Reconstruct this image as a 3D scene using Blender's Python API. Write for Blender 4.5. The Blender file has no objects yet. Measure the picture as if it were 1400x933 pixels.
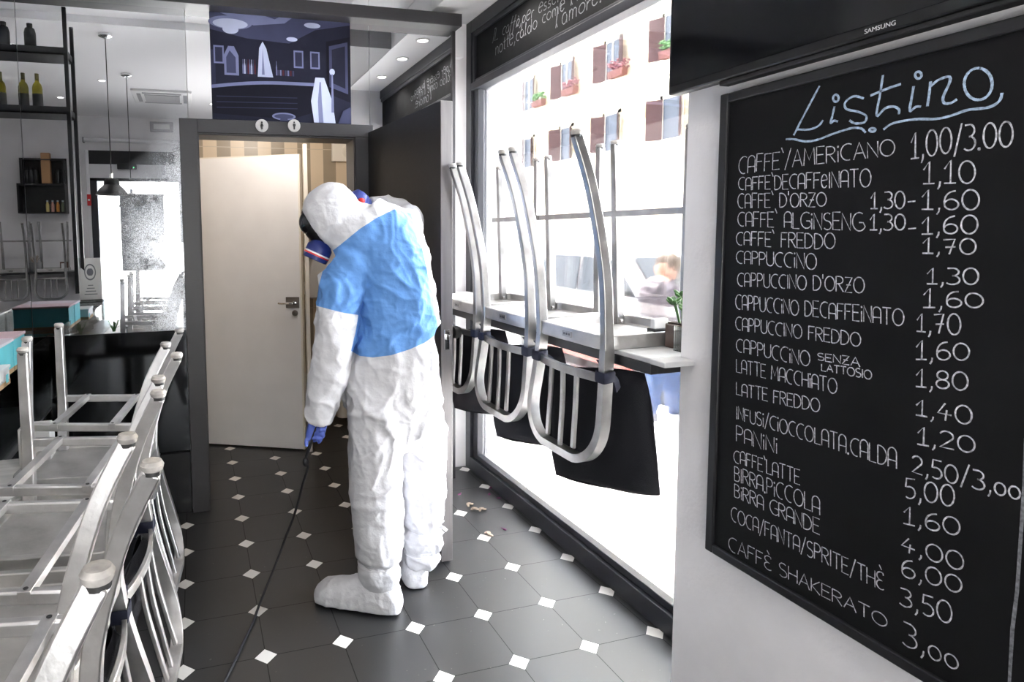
import bpy, bmesh, math, random
import numpy as np
from mathutils import Vector, Matrix, noise
random.seed(4)
PI = math.pi
S = bpy.context.scene
COL = S.collection

# ---------------------------------------------------------------- camera
HC = 1.5
YAW, PITCH, ROLL = .2732, .0825, -.0113
FPX, PPX, PPY = 852.58, 504.43, 390.15
cd = bpy.data.cameras.new('camera'); cam = bpy.data.objects.new('camera', cd); COL.objects.link(cam)
_f = Vector((math.sin(YAW)*math.cos(PITCH), math.cos(YAW)*math.cos(PITCH), -math.sin(PITCH)))
_r = Vector((math.cos(YAW), -math.sin(YAW), 0)); _u = _r.cross(_f)
RT = _r*math.cos(ROLL) + _u*math.sin(ROLL); UP = _u*math.cos(ROLL) - _r*math.sin(ROLL)
cam.matrix_world = Matrix(((RT.x, UP.x, -_f.x, 0), (RT.y, UP.y, -_f.y, 0), (RT.z, UP.z, -_f.z, HC), (0, 0, 0, 1)))
cd.sensor_width = 36; cd.sensor_fit = 'HORIZONTAL'; cd.lens = FPX/1400*36
cd.shift_x = (700-PPX)/1400; cd.shift_y = (PPY-466.5)/1400; cd.clip_start = .02; cd.clip_end = 300
S.camera = cam
# ---------------------------------------------------------------- world, exposure
W = bpy.data.worlds.new('sky'); S.world = W; W.use_nodes = True
bg = W.node_tree.nodes['Background']; bg.inputs[0].default_value = (.86, .92, 1, 1); bg.inputs[1].default_value = 27.0
S.view_settings.view_transform = 'Standard'; S.view_settings.look = 'None'
S.view_settings.exposure = 0.45; S.view_settings.gamma = 1.0; S.view_settings.use_curve_mapping = False
S.cycles.max_bounces = 10; S.cycles.transparent_max_bounces = 16; S.cycles.glossy_bounces = 5; S.cycles.diffuse_bounces = 5
S.cycles.sample_clamp_indirect = 0
S.cycles.caustics_reflective = False; S.cycles.caustics_refractive = False
SPOT_W = 16.0       # watts of each recessed ceiling lamp
BATH_W = 10.5      # watts of the washroom ceiling lamp

sl = bpy.data.lights.new('sun', 'SUN'); sl.energy = 90; sl.angle = .02; sl.color = (1, .95, .88)
so = bpy.data.objects.new('sun', sl); so.rotation_euler = Vector((-.02, -.42, -.90)).to_track_quat('-Z', 'Y').to_euler(); COL.objects.link(so)
fl = bpy.data.lights.new('ceiling_fill', 'AREA'); fl.size = 1.0; fl.energy = 27; fl.color = (1, .98, .97)   # added fill aimed at the ceiling, stands for no visible source
fo = bpy.data.objects.new('ceiling_fill', fl); fo.location = (.15, -.7, 1.15); fo.rotation_euler = Vector((.30, .55, 1)).to_track_quat('-Z', 'Y').to_euler(); COL.objects.link(fo)
def portal(name, loc, rot, sx, sy):
    l = bpy.data.lights.new(name, 'AREA'); l.shape = 'RECTANGLE'; l.size = sx; l.size_y = sy
    l.cycles.is_portal = True
    o = bpy.data.objects.new(name, l); o.location = loc; o.rotation_euler = rot; COL.objects.link(o)
portal('window_portal', (1.72, 2.6, 1.2), (0, PI/2, 0), 2.5, 2.4)
portal('entrance_portal', (-.1, -2.9, 1.2), (PI/2, 0, 0), 2.9, 2.4)

# ---------------------------------------------------------------- measuring helpers
def ray(u, v): return _f + RT*((u-PPX)/FPX) - UP*((v-PPY)/FPX)
CC = Vector((0, 0, HC))
def onX(u, v, X): d = ray(u, v); return CC + d*(X/d.x)
def onY(u, v, Y): d = ray(u, v); return CC + d*(Y/d.y)
def onZ(u, v, Z): d = ray(u, v); return CC + d*((Z-HC)/d.z)

# ---------------------------------------------------------------- materials
MATS = {}
def nmat(name):
    m = bpy.data.materials.new(name); m.use_nodes = True
    nt = m.node_tree; return m, nt, nt.nodes['Principled BSDF']
def mat(name, col, rough=.5, metal=0, var=0., scale=12, bump=0., bscale=60, spec=.5, stretch=None, **kw):
    if name in MATS: return MATS[name]
    m, nt, b = nmat(name)
    N, L = nt.nodes, nt.links
    b.inputs['Base Color'].default_value = (*col, 1); b.inputs['Roughness'].default_value = rough
    b.inputs['Metallic'].default_value = metal; b.inputs['Specular IOR Level'].default_value = spec
    tc = N.new('ShaderNodeTexCoord'); mp = N.new('ShaderNodeMapping'); L.new(tc.outputs['Object'], mp.inputs[0])
    if stretch: mp.inputs['Scale'].default_value = stretch
    if var:
        n = N.new('ShaderNodeTexNoise'); n.inputs['Scale'].default_value = scale; n.inputs['Detail'].default_value = 5
        L.new(mp.outputs[0], n.inputs['Vector'])
        r = N.new('ShaderNodeValToRGB'); r.color_ramp.elements[0].position = .3; r.color_ramp.elements[1].position = .7
        r.color_ramp.elements[0].color = (*[c*(1-var) for c in col], 1)
        r.color_ramp.elements[1].color = (*[min(1, c*(1+var*.6)) for c in col], 1)
        L.new(n.outputs['Fac'], r.inputs[0]); L.new(r.outputs[0], b.inputs['Base Color'])
        mr = N.new('ShaderNodeMapRange'); mr.inputs[3].default_value = max(.02, rough*(1-var)); mr.inputs[4].default_value = min(1, rough*(1+var))
        L.new(n.outputs['Fac'], mr.inputs[0]); L.new(mr.outputs[0], b.inputs['Roughness'])
    if bump:
        n2 = N.new('ShaderNodeTexNoise'); n2.inputs['Scale'].default_value = bscale; n2.inputs['Detail'].default_value = 4
        L.new(mp.outputs[0], n2.inputs['Vector'])
        bp = N.new('ShaderNodeBump'); bp.inputs['Strength'].default_value = bump; bp.inputs['Distance'].default_value = .01
        L.new(n2.outputs['Fac'], bp.inputs['Height']); L.new(bp.outputs[0], b.inputs['Normal'])
    for k, v in kw.items(): b.inputs[k].default_value = v
    MATS[name] = m; return m
def emit(name, col, st):
    if name in MATS: return MATS[name]
    m, nt, b = nmat(name); b.inputs['Base Color'].default_value = (*col, 1)
    b.inputs['Emission Color'].default_value = (*col, 1); b.inputs['Emission Strength'].default_value = st
    MATS[name] = m; return m
def glass(name, tint=(1, 1, 1), rough=0., refl=.9):
    if name in MATS: return MATS[name]
    m, nt, b = nmat(name); N, L = nt.nodes, nt.links
    N.remove(b); out = N['Material Output']
    t = N.new('ShaderNodeBsdfTransparent'); t.inputs[0].default_value = (*tint, 1)
    g = N.new('ShaderNodeBsdfGlossy'); g.inputs['Roughness'].default_value = rough
    fr = N.new('ShaderNodeFresnel'); fr.inputs[0].default_value = 1.45
    ml = N.new('ShaderNodeMath'); ml.operation = 'MULTIPLY'; ml.inputs[1].default_value = refl
    mx = N.new('ShaderNodeMixShader'); L.new(fr.outputs[0], ml.inputs[0]); L.new(ml.outputs[0], mx.inputs[0])
    L.new(t.outputs[0], mx.inputs[1]); L.new(g.outputs[0], mx.inputs[2]); L.new(mx.outputs[0], out.inputs[0])
    MATS[name] = m; return m

def mk_floor():
    m, nt, b = nmat('octagon tiles'); N, L = nt.nodes, nt.links
    def M(op, a, b_=None, c=None, cl=False):
        n = N.new('ShaderNodeMath'); n.operation = op; n.use_clamp = cl
        for i, x in enumerate((a, b_, c)):
            if x is None: continue
            if isinstance(x, (int, float)): n.inputs[i].default_value = x
            else: L.new(x, n.inputs[i])
        return n.outputs[0]
    tc = N.new('ShaderNodeTexCoord'); sp = N.new('ShaderNodeSeparateXYZ'); L.new(tc.outputs['Object'], sp.inputs[0])
    s = .1886*1.5; ox, oy = .2004, 2.1338
    fx = M('ABSOLUTE', M('WRAP', M('DIVIDE', M('SUBTRACT', sp.outputs[0], ox), s), .5, -.5))
    fy = M('ABSOLUTE', M('WRAP', M('DIVIDE', M('SUBTRACT', sp.outputs[1], oy), s), .5, -.5))
    dot = M('LESS_THAN', M('ADD', fx, fy), .142)
    dotg = M('LESS_THAN', M('ADD', fx, fy), .150)
    gr = M('LESS_THAN', M('MINIMUM', fx, fy), .006)
    gr = M('MAXIMUM', gr, dotg)
    n1 = N.new('ShaderNodeTexNoise'); n1.inputs['Scale'].default_value = 3; n1.inputs['Detail'].default_value = 6; L.new(tc.outputs['Object'], n1.inputs[0])
    n2 = N.new('ShaderNodeTexNoise'); n2.inputs['Scale'].default_value = 60; n2.inputs['Detail'].default_value = 3; L.new(tc.outputs['Object'], n2.inputs[0])
    def mixc(f, a, b_):
        n = N.new('ShaderNodeMix'); n.data_type = 'RGBA'
        L.new(f, n.inputs[0])
        for i, x in ((6, a), (7, b_)):
            if isinstance(x, tuple): n.inputs[i].default_value = (*x, 1)
            else: L.new(x, n.inputs[i])
        return n.outputs[2]
    base = mixc(n1.outputs[0], (.009, .009, .0105), (.021, .021, .022))
    c = mixc(gr, base, (.008, .008, .008)); c = mixc(dot, c, (.78, .76, .72))
    # scattered dust specks and smears
    sm = M('GREATER_THAN', n2.outputs[0], .72)
    c = mixc(M('MULTIPLY', sm, .35), c, (.25, .23, .2))
    L.new(c, b.inputs['Base Color'])
    rg = M('MULTIPLY_ADD', n1.outputs[0], .2, .28); L.new(rg, b.inputs['Roughness'])
    bp = N.new('ShaderNodeBump'); bp.inputs['Strength'].default_value = .25; bp.inputs['Distance'].default_value = .004
    L.new(M('SUBTRACT', 1, M('SUBTRACT', gr, dot)), bp.inputs['Height']); L.new(bp.outputs[0], b.inputs['Normal'])
    L.new(M('MULTIPLY_ADD', M('SUBTRACT', gr, dot, cl=True), -.72, 1.0), b.inputs['Specular IOR Level'])
    return m
def mk_stripes():
    m, nt, b = nmat('striped wall tiles'); N, L = nt.nodes, nt.links
    tc = N.new('ShaderNodeTexCoord'); sp = N.new('ShaderNodeSeparateXYZ'); L.new(tc.outputs['Object'], sp.inputs[0])
    def M(op, a, b_=None, c=None):
        n = N.new('ShaderNodeMath'); n.operation = op
        for i, x in enumerate((a, b_, c)):
            if x is None: continue
            if isinstance(x, (int, float)): n.inputs[i].default_value = x
            else: L.new(x, n.inputs[i])
        return n.outputs[0]
    xy = M('ADD', sp.outputs[0], sp.outputs[1])
    k = M('FRACT', M('DIVIDE', xy, .205)); st = M('LESS_THAN', k, .5)
    n = N.new('ShaderNodeMix'); n.data_type = 'RGBA'; L.new(st, n.inputs[0])
    n.inputs[6].default_value = (.62, .51, .37, 1); n.inputs[7].default_value = (.30, .245, .175, 1)
    jz = M('LESS_THAN', M('ABSOLUTE', M('WRAP', M('DIVIDE', M('SUBTRACT', sp.outputs[2], .07), .42), .5, -.5)), .006)
    n2 = N.new('ShaderNodeMix'); n2.data_type = 'RGBA'; L.new(jz, n2.inputs[0]); L.new(n.outputs[2], n2.inputs[6]); n2.inputs[7].default_value = (.5, .42, .32, 1)
    L.new(n2.outputs[2], b.inputs['Base Color']); b.inputs['Roughness'].default_value = .3
    return m
def mk_mirror(spray):
    nm = 'mirror with spray' if spray == 1 else ('brightened mirror' if spray == 2 else 'mirror')
    if nm in MATS: return MATS[nm]
    m, nt, b = nmat(nm); N, L = nt.nodes, nt.links
    b.inputs['Metallic'].default_value = 1; b.inputs['Base Color'].default_value = (.64, .65, .67, 1); b.inputs['Roughness'].default_value = .0
    if spray == 2: b.inputs['Base Color'].default_value = (.90, .905, .915, 1)  # same mirror made more reflective, to lift its dim reflections
    MATS[nm] = m
    if spray != 1: return m
    out = N['Material Output']
    tc = N.new('ShaderNodeTexCoord')
    def M(op, a, b_=None, c=None, cl=False):
        n = N.new('ShaderNodeMath'); n.operation = op; n.use_clamp = cl
        for i, x in enumerate((a, b_, c)):
            if x is None: continue
            if isinstance(x, (int, float)): n.inputs[i].default_value = x
            else: L.new(x, n.inputs[i])
        return n.outputs[0]
    mp = N.new('ShaderNodeMapping'); L.new(tc.outputs['Object'], mp.inputs[0])
    def blob(cx, cz, rx, rz):
        s = N.new('ShaderNodeVectorMath'); s.operation = 'SUBTRACT'; L.new(tc.outputs['Object'], s.inputs[0]); s.inputs[1].default_value = (cx, 0, cz)
        q = N.new('ShaderNodeVectorMath'); q.operation = 'MULTIPLY'; L.new(s.outputs[0], q.inputs[0]); q.inputs[1].default_value = (1/rx, 0, 1/rz)
        l = N.new('ShaderNodeVectorMath'); l.operation = 'LENGTH'; L.new(q.outputs[0], l.inputs[0])
        return M('SUBTRACT', 1, l.outputs['Value'], cl=True)
    bl = M('MAXIMUM', M('MAXIMUM', blob(-.17, 1.42, .28, .52), blob(.0, 1.66, .26, .58)), M('MULTIPLY', blob(-.12, 1.10, .20, .34), .9))
    cl = N.new('ShaderNodeTexNoise'); cl.inputs['Scale'].default_value = 10; cl.inputs['Detail'].default_value = 8; cl.inputs['Roughness'].default_value = .72
    L.new(mp.outputs[0], cl.inputs[0])
    sp = N.new('ShaderNodeTexNoise'); sp.inputs['Scale'].default_value = 330; sp.inputs['Detail'].default_value = 2; L.new(mp.outputs[0], sp.inputs[0])
    a = M('MULTIPLY', M('POWER', bl, .8), M('MULTIPLY_ADD', cl.outputs[0], 3.4, -.6, cl=True))
    k = M('SUBTRACT', .74, M('MULTIPLY', a, .36))
    dots = M('GREATER_THAN', sp.outputs[0], k)
    fac = M('MULTIPLY', dots, M('MULTIPLY_ADD', a, .7, .08, cl=True))
    fac = M('ADD', fac, M('MULTIPLY', a, .42), cl=True)
    d = N.new('ShaderNodeBsdfDiffuse'); d.inputs[0].default_value = (.92, .95, 1, 1)
    tr = N.new('ShaderNodeBsdfGlossy'); tr.inputs['Roughness'].default_value = .42; tr.inputs[0].default_value = (.8, .83, .88, 1)
    mx0 = N.new('ShaderNodeMixShader'); mx0.inputs[0].default_value = .55; L.new(d.outputs[0], mx0.inputs[1]); L.new(tr.outputs[0], mx0.inputs[2])
    mx = N.new('ShaderNodeMixShader'); L.new(fac, mx.inputs[0]); L.new(b.outputs[0], mx.inputs[1]); L.new(mx0.outputs[0], mx.inputs[2])
    L.new(mx.outputs[0], out.inputs[0])
    return m

WHITE = mat('white plaster', (.86, .85, .86), .7, var=.05, scale=4, bump=.08, bscale=120)
WHITE2 = mat('scuffed white plaster', (.82, .81, .83), .6, var=.06, scale=5, bump=.15, bscale=90)
CEIL = mat('ceiling paint', (.90, .90, .91), .8)
GREYP = mat('grey paint', (.30, .30, .31), .6)
DARK = mat('charcoal laminate', (.030, .028, .031), .42, var=.12, scale=40, stretch=(1, 1, 8))
DARK2 = mat('dark door laminate', (.011, .0105, .012), .5, var=.1, scale=60)
DOOREDGE = mat('grey brown door edge', (.10, .09, .09), .5, var=.25, scale=40, stretch=(1, 1, .1))
ANTH = mat('anthracite frame', (.020, .021, .027), .38)
BLACK = mat('matte black', (.008, .008, .009), .5)
BLKM = mat('black steel', (.012, .012, .014), .4)
PLINTH = mat('black gloss plinth', (.010, .010, .012), .16)
ALU = mat('brushed aluminium', (.64, .63, .63), .38, 1, var=.22, scale=14, bump=.05, bscale=90)
ALUD = mat('worn aluminium seat', (.52, .51, .50), .45, 1, var=.3, scale=9, bump=.06, bscale=70)
RUB = mat('grey plastic glide', (.42, .40, .38), .6, var=.3, scale=60)
RUBD = mat('dark glide washer', (.03, .03, .03), .6)
FAB = mat('black cushion fabric', (.010, .010, .013), .9, bump=.3, bscale=500, spec=.2)
STRAP = mat('navy tie strap', (.012, .014, .03), .75, spec=.3)
CHROME = mat('chrome', (.8, .8, .8), .12, 1)
STEELD = mat('dark brushed steel', (.28, .26, .25), .35, 1)
TYV = mat('white coverall fabric', (.66, .66, .69), .62, bump=.25, bscale=45, spec=.3)
BLUE = mat('light blue coverall fabric', (.16, .36, .78), .62, bump=.25, bscale=45, spec=.3)
SUIT = mat('white coverall with blue back panel', (.86, .86, .88), .6, bump=.2, bscale=70, spec=.3)
def _suit():
    nt = SUIT.node_tree; N, L = nt.nodes, nt.links; b = N['Principled BSDF']
    a = N.new('ShaderNodeAttribute'); a.attribute_name = 'panel'
    g_ = N.new('ShaderNodeMath'); g_.operation = 'GREATER_THAN'; g_.inputs[1].default_value = 0; L.new(a.outputs['Fac'], g_.inputs[0])
    x = N.new('ShaderNodeMix'); x.data_type = 'RGBA'; x.inputs[6].default_value = (.62, .62, .65, 1); x.inputs[7].default_value = (.115, .28, .62, 1)
    L.new(g_.outputs[0], x.inputs[0]); L.new(x.outputs[2], b.inputs['Base Color'])
    prev = b.inputs['Normal'].links[0].from_node
    for sc_, st_, ang_ in (((15, 15, 6), .85, .5), ((10, 9, 22), .7, -.5)):
        tc = N.new('ShaderNodeTexCoord'); mp = N.new('ShaderNodeMapping'); mp.inputs['Scale'].default_value = sc_; mp.inputs['Rotation'].default_value = (0, ang_, .2)
        L.new(tc.outputs['Object'], mp.inputs[0])
        n = N.new('ShaderNodeTexNoise'); n.noise_type = 'RIDGED_MULTIFRACTAL'; n.inputs['Scale'].default_value = 1; n.inputs['Detail'].default_value = 2; n.inputs['Distortion'].default_value = .5
        L.new(mp.outputs[0], n.inputs['Vector'])
        bp = N.new('ShaderNodeBump'); bp.inputs['Strength'].default_value = st_; bp.inputs['Distance'].default_value = .012
        L.new(n.outputs['Fac'], bp.inputs['Height']); L.new(prev.outputs[0], bp.inputs['Normal']); prev = bp
    L.new(prev.outputs[0], b.inputs['Normal'])
_suit()
GLOVE = mat('blue nitrile glove', (.09, .14, .50), .42, bump=.2, bscale=80)
SHOE = mat('white shoe cover', (.64, .64, .67), .65, bump=.35, bscale=50)
NAVY = mat('navy filter plastic', (.012, .025, .16), .4)
RED = mat('red plastic', (.6, .02, .02), .4)
WPL = mat('white plastic', (.8, .8, .8), .4)
PGLASS = glass('window glass')
DGLASS = glass('display glass', (.93, .97, .97))
CHALKB = mat('chalkboard', (.0048, .0048, .0056), .62, var=.25, scale=6, spec=.18)
CHALK = mat('white chalk', (.52, .52, .56), .9, var=.65, scale=160)
CHALKBL = mat('blue white chalk', (.34, .44, .58), .9, var=.5, scale=140)
CHALKF = mat('faint chalk', (.17, .175, .19), .9, var=.6, scale=160)
MARB = mat('pale veined table top', (.72, .71, .70), .35, var=.18, scale=7, stretch=(1, 6, 1))
WOOD = mat('warm wood', (.30, .16, .06), .45, var=.35, scale=5, stretch=(12, 1, 1))
TURQ = mat('turquoise card', (.16, .62, .70), .6, var=.1)
PINK = mat('pale pink card', (.72, .52, .56), .6)
GREEN = mat('succulent green', (.08, .20, .06), .5, var=.4, scale=40)
TERRA = mat('clay pot', (.35, .16, .09), .8)
SOIL = mat('soil', (.03, .02, .015), .95)
WINE = mat('green wine glass', (.30, .26, .02), .08, **{'Transmission Weight': .6, 'IOR': 1.4})
WINED = mat('dark bottle glass', (.012, .014, .014), .12)
LABELB = mat('black label', (.012, .012, .012), .6)
CREAM = mat('cream enamel', (.74, .70, .62), .4)
HOSE = mat('black rubber hose', (.018, .018, .022), .45)
SHELL = mat('dead leaf', (.45, .36, .28), .8, var=.4, scale=60)
PETAL = mat('purple petal', (.20, .05, .14), .8)

# ---------------------------------------------------------------- mesh builder
class MB:
    def __init__(s): s.v = []; s.f = []; s.m = []; s.mi = 0
    def mat(s, i): s.mi = i; return s
    def add(s, vs, fs):
        o = len(s.v); s.v += [tuple(v) for v in vs]
        for f in fs: s.f.append([o+i for i in f]); s.m.append(s.mi)
        return s
    def box(s, x0, x1, y0, y1, z0, z1, M=None):
        vs = [Vector((x, y, z)) for z in (z0, z1) for y in (y0, y1) for x in (x0, x1)]
        if M is not None: vs = [M @ v for v in vs]
        return s.add(vs, [(0, 2, 3, 1), (4, 5, 7, 6), (0, 1, 5, 4), (2, 6, 7, 3), (0, 4, 6, 2), (1, 3, 7, 5)])
    def rings(s, rs, cap=True, loop=False):
        n = len(rs[0]); vs = [p for r in rs for p in r]; fs = []
        k = len(rs)
        for i in range(k if loop else k-1):
            j = (i+1) % k
            for a in range(n):
                b = (a+1) % n; fs.append((i*n+a, i*n+b, j*n+b, j*n+a))
        if cap and not loop: fs.append(tuple(range(n))[::-1]); fs.append(tuple((k-1)*n+a for a in range(n)))
        return s.add(vs, fs)
    def sweep(s, pts, sec, up=(0, 0, 1), cap=True, loop=False, scale=None):
        """sec: list of (a,b) in (side, up) plane"""
        pts = [Vector(p) for p in pts]; up = Vector(up); rs = []; n = len(pts)
        for i, p in enumerate(pts):
            if loop: t = pts[(i+1) % n]-pts[i-1]
            else: t = pts[min(i+1, n-1)]-pts[max(i-1, 0)]
            t.normalize(); sd = t.cross(up)
            if sd.length < 1e-5: sd = t.cross(Vector((1, .01, 0)))
            sd.normalize(); u2 = sd.cross(t); k = 1 if scale is None else scale[i]
            rs.append([p + sd*(a*k) + u2*(b*k) for a, b in sec])
        return s.rings(rs, cap, loop)
    def bar(s, pts, w, h, up=(0, 0, 1), **k):
        return s.sweep(pts, [(-w/2, -h/2), (w/2, -h/2), (w/2, h/2), (-w/2, h/2)], up, **k)
    def tube(s, pts, r, n=10, up=(0, 0, 1), **k):
        if isinstance(r, (list, tuple)): k['scale'] = r; r = 1
        return s.sweep(pts, [(r*math.cos(2*PI*i/n), r*math.sin(2*PI*i/n)) for i in range(n)], up, **k)
    def lathe(s, prof, n=24, M=None, cap=True):
        rs = []
        for r, z in prof:
            q = [Vector((r*math.cos(2*PI*i/n), r*math.sin(2*PI*i/n), z)) for i in range(n)]
            rs.append([M @ v for v in q] if M is not None else q)
        return s.rings(rs, cap)
    def ell(s, c, rx, ry, rz, n=20, k=12, M=None):
        c = Vector(c); rs = []
        for j in range(1, k):
            t = PI*j/k
            q = [Vector((rx*math.sin(t)*math.cos(2*PI*i/n), ry*math.sin(t)*math.sin(2*PI*i/n), -rz*math.cos(t))) for i in range(n)]
            rs.append([c + (M @ v if M is not None else v) for v in q])
        return s.rings(rs, True)
    def prism(s, outline, d, M=None):
        """outline in xz plane extruded along y 0..d"""
        n = len(outline)
        vs = [Vector((x, 0, z)) for x, z in outline] + [Vector((x, d, z)) for x, z in outline]
        if M is not None: vs = [M @ v for v in vs]
        fs = [tuple(range(n)), tuple(range(2*n-1, n-1, -1))] + [(i, i+n, (i+1) % n+n, (i+1) % n) for i in range(n)]
        return s.add(vs, fs)
    def mesh(s, name, mats, smooth=35):
        me = bpy.data.meshes.new(name); me.from_pydata(s.v, [], s.f)
        for m in (mats if isinstance(mats, (list, tuple)) else [mats]): me.materials.append(m)
        for p, i in zip(me.polygons, s.m): p.material_index = i
        bm = bmesh.new(); bm.from_mesh(me); bmesh.ops.recalc_face_normals(bm, faces=bm.faces); bm.to_mesh(me); bm.free()
        if smooth:
            me.shade_smooth(); me.set_sharp_from_angle(angle=math.radians(smooth))
        return me
    def build(s, name, mats, parent=None, bevel=0, smooth=35, loc=None, rot=None):
        o = bpy.data.objects.new(name, s.mesh(name, mats, smooth)); COL.objects.link(o)
        if bevel:
            b = o.modifiers.new('bevel', 'BEVEL'); b.width = bevel; b.segments = 2; b.limit_method = 'ANGLE'; b.angle_limit = math.radians(40)
        if parent: o.parent = parent
        if loc is not None: o.location = loc
        if rot is not None: o.rotation_euler = rot
        return o
def tag(o, label, cat, group=None, kind=None):
    o['label'] = label; o['category'] = cat
    if group: o['group'] = group
    if kind: o['kind'] = kind
    return o
def empty(name, loc=(0, 0, 0), rot=(0, 0, 0)):
    o = bpy.data.objects.new(name, None); COL.objects.link(o); o.location = loc; o.rotation_euler = rot
    o.empty_display_size = .1; return o
def struct(o, label=None):
    o['kind'] = 'structure'
    if label: o['label'] = label
    return o
def part_label(o, t): o['label'] = t; return o
def copy_tree(o, parent=None):
    c = o.copy(); COL.objects.link(c)
    if parent: c.parent = parent
    for ch in list(o.children): copy_tree(ch, c)
    return c
def crom(P, k=8, loop=False):
    P = [Vector(p) for p in P]; out = []; n = len(P)
    for i in range(n if loop else n-1):
        a, b, c, d = (P[i-1] if (i or loop) else P[0]), P[i], P[(i+1) % n], (P[(i+2) % n] if (loop or i+2 < n) else P[-1])
        for j in range(k):
            t = j/k; out.append(.5*((2*b)+(c-a)*t+(2*a-5*b+4*c-d)*t*t+(3*b-a-3*c+d)*t**3))
    if not loop: out.append(P[-1])
    return out

# ================================================================ STRUCTURE
D = 3.4435       # plane of the mirror wall
XW = 1.641       # window plane
XB = 1.335       # chalkboard wall plane
YF = -2.83       # entrance wall
XL = -3.0
struct(MB().box(XL-.2, 1.74, YF-.15, 5.1, -.12, 0).build('floor', mk_floor(), smooth=0))
struct(MB().box(XL-.2, 1.0, YF-.15, 1.35, 3.2, 3.4).build('ceiling', CEIL, smooth=0))
struct(MB().box(XL-.2, 1.0, 1.35, D+.2, 3.26, 3.42).build('ceiling_raised', CEIL, smooth=0))
struct(MB().box(.99, 1.8, YF-.15, D+.2, 2.92, 3.4).build('ceiling_lowered', CEIL, smooth=0))
# dropped soffit along the window, and the grey duct casing beside it
struct(MB().box(1.355, 1.9, 1.0, 3.62, 2.762, 2.92).build('ceiling_soffit', CEIL, smooth=0)).name = 'trim_1'
struct(MB().box(.95, 1.354, -1.2, 2.69, 2.764, 2.92).build('trim_2', GREYP, smooth=0))
# back wall: partition carrying the mirrors, with the washroom doorway
m = MB().box(XL-.2, .04, D+.02, D+.14, 0, 3.4).box(.04, .885, D+.02, D+.14, 2.035, 3.4).box(.885, 1.49, D+.02, D+.14, 0, 3.4)
struct(m.build('wall_back', WHITE, smooth=0))
struct(MB().box(1.40, 1.9, 3.60, 3.72, 0, 3.4).build('wall_niche', WHITE, smooth=0))
struct(MB().box(XL-.2, XL, YF-.15, D+.14, 0, 3.4).build('wall_left', WHITE, smooth=0))
# board wall / pier
struct(MB().box(XB, 1.95, YF-.15, 1.458, 0, 3.4).build('wall_right', WHITE2, smooth=0))
# outside part of window wall above header
struct(MB().box(1.70, 1.95, 1.458, 3.62, 2.762, 3.5).build('wall_right_upper', WHITE, smooth=0))
# entrance wall with glazed opening X -1.35..1.15, z up to 2.34
m = MB().box(XL-.2, -1.43, YF-.15, YF, 0, 3.4).box(-1.43, 1.2, YF-.15, YF, 2.72, 3.4).box(1.2, XB+.01, YF-.15, YF, 0, 3.4)
struct(m.build('wall_front', WHITE, smooth=0))
# washroom shell
TILE = mk_stripes()
struct(MB().box(-.5, 1.6, 4.93, 5.05, 0, 2.7).build('wall_washroom_back', TILE, smooth=0))
struct(MB().box(-.45, -.33, D+.14, 4.93, 0, 2.7).build('wall_washroom_left', TILE, smooth=0))
struct(MB().box(1.42, 1.54, D+.14, 4.93, 0, 2.7).build('wall_washroom_right', TILE, smooth=0))
struct(MB().box(-.5, 1.6, D+.1, 5.05, 2.55, 2.7).build('ceiling_washroom', CEIL, smooth=0))

# window: dark frame, header, glass
wr = empty('window_1', (0, 0, 0)); struct(wr)
m = MB()
m.box(XW, XW+.10, 3.53, 3.60, 0, 2.762)                      # far stile
m.box(XW, XW+.10, 1.46, 3.53, 0, .085)                       # bottom rail
m.box(XW+.02, XW+.06, 1.46, 3.53, .085, .115)
m.box(XW, XW+.07, 1.46, 3.53, 2.352, 2.395)                  # transom
m.box(XW, XW+.10, 1.46, 3.53, 2.69, 2.762)                   # head
m.box(XW+.02, XW+.06, 3.47, 3.53, .10, 2.35)
o = struct(m.build('window_frame', ANTH, wr, bevel=.003)); part_label(o, 'anthracite window frame')
struct(MB().box(XW+.062, XW+.069, 1.46, 3.50, .11, 2.36).build('window_pane', PGLASS, wr, smooth=0))
hp = struct(MB().box(XW+.022, XW+.08, 1.46, 3.53, 2.395, 2.69).build('header_panel', CHALKB, wr, smooth=0))
hm = MB()
hm.box(XW+.008, XW+.024, 3.50, 3.53, 2.395, 2.69).box(XW+.008, XW+.024, 1.46, 3.53, 2.665, 2.69).box(XW+.012, XW+.024, 1.46, 3.53, 2.395, 2.412)
struct(hm.build('header_bead', ANTH, wr, bevel=.002))
# outside reveal column
struct(MB().box(1.76, 2.0, 3.56, 3.80, -.1, 3.5).build('trim_3', WHITE, smooth=0))

# entrance: glazed frame
er = empty('door_1', (0, YF, 0)); struct(er)
m = MB()
WF = mat('white door frame', (.8, .8, .82), .4)
m.box(-1.43, -1.385, -.05, .05, 0, 2.72)
struct(m.build('door_casing', WF, er, bevel=.003))
m = MB().box(-1.385, 1.2, -.04, .05, 2.53, 2.72)
struct(m.build('door_header', BLKM, er))
m = MB().box(-1.385, 1.2, -.04, .045, 2.335, 2.53)
struct(m.build('door_transom', WF, er))
m = MB()
for x in (-1.385, -.18, .52, 1.15): m.box(x, x+(.09 if x < -1 else .06), -.03, .03, 0, 2.335)
m.box(-1.385, 1.2, -.03, .03, 2.29, 2.335).box(-1.385, 1.2, -.03, .03, 0, .06)
struct(m.build('door_frame', ANTH, er, bevel=.003))
struct(MB().box(-1.3, 1.15, -.004, .004, .06, 2.29).build('door_pane', PGLASS, er, smooth=0))

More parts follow.
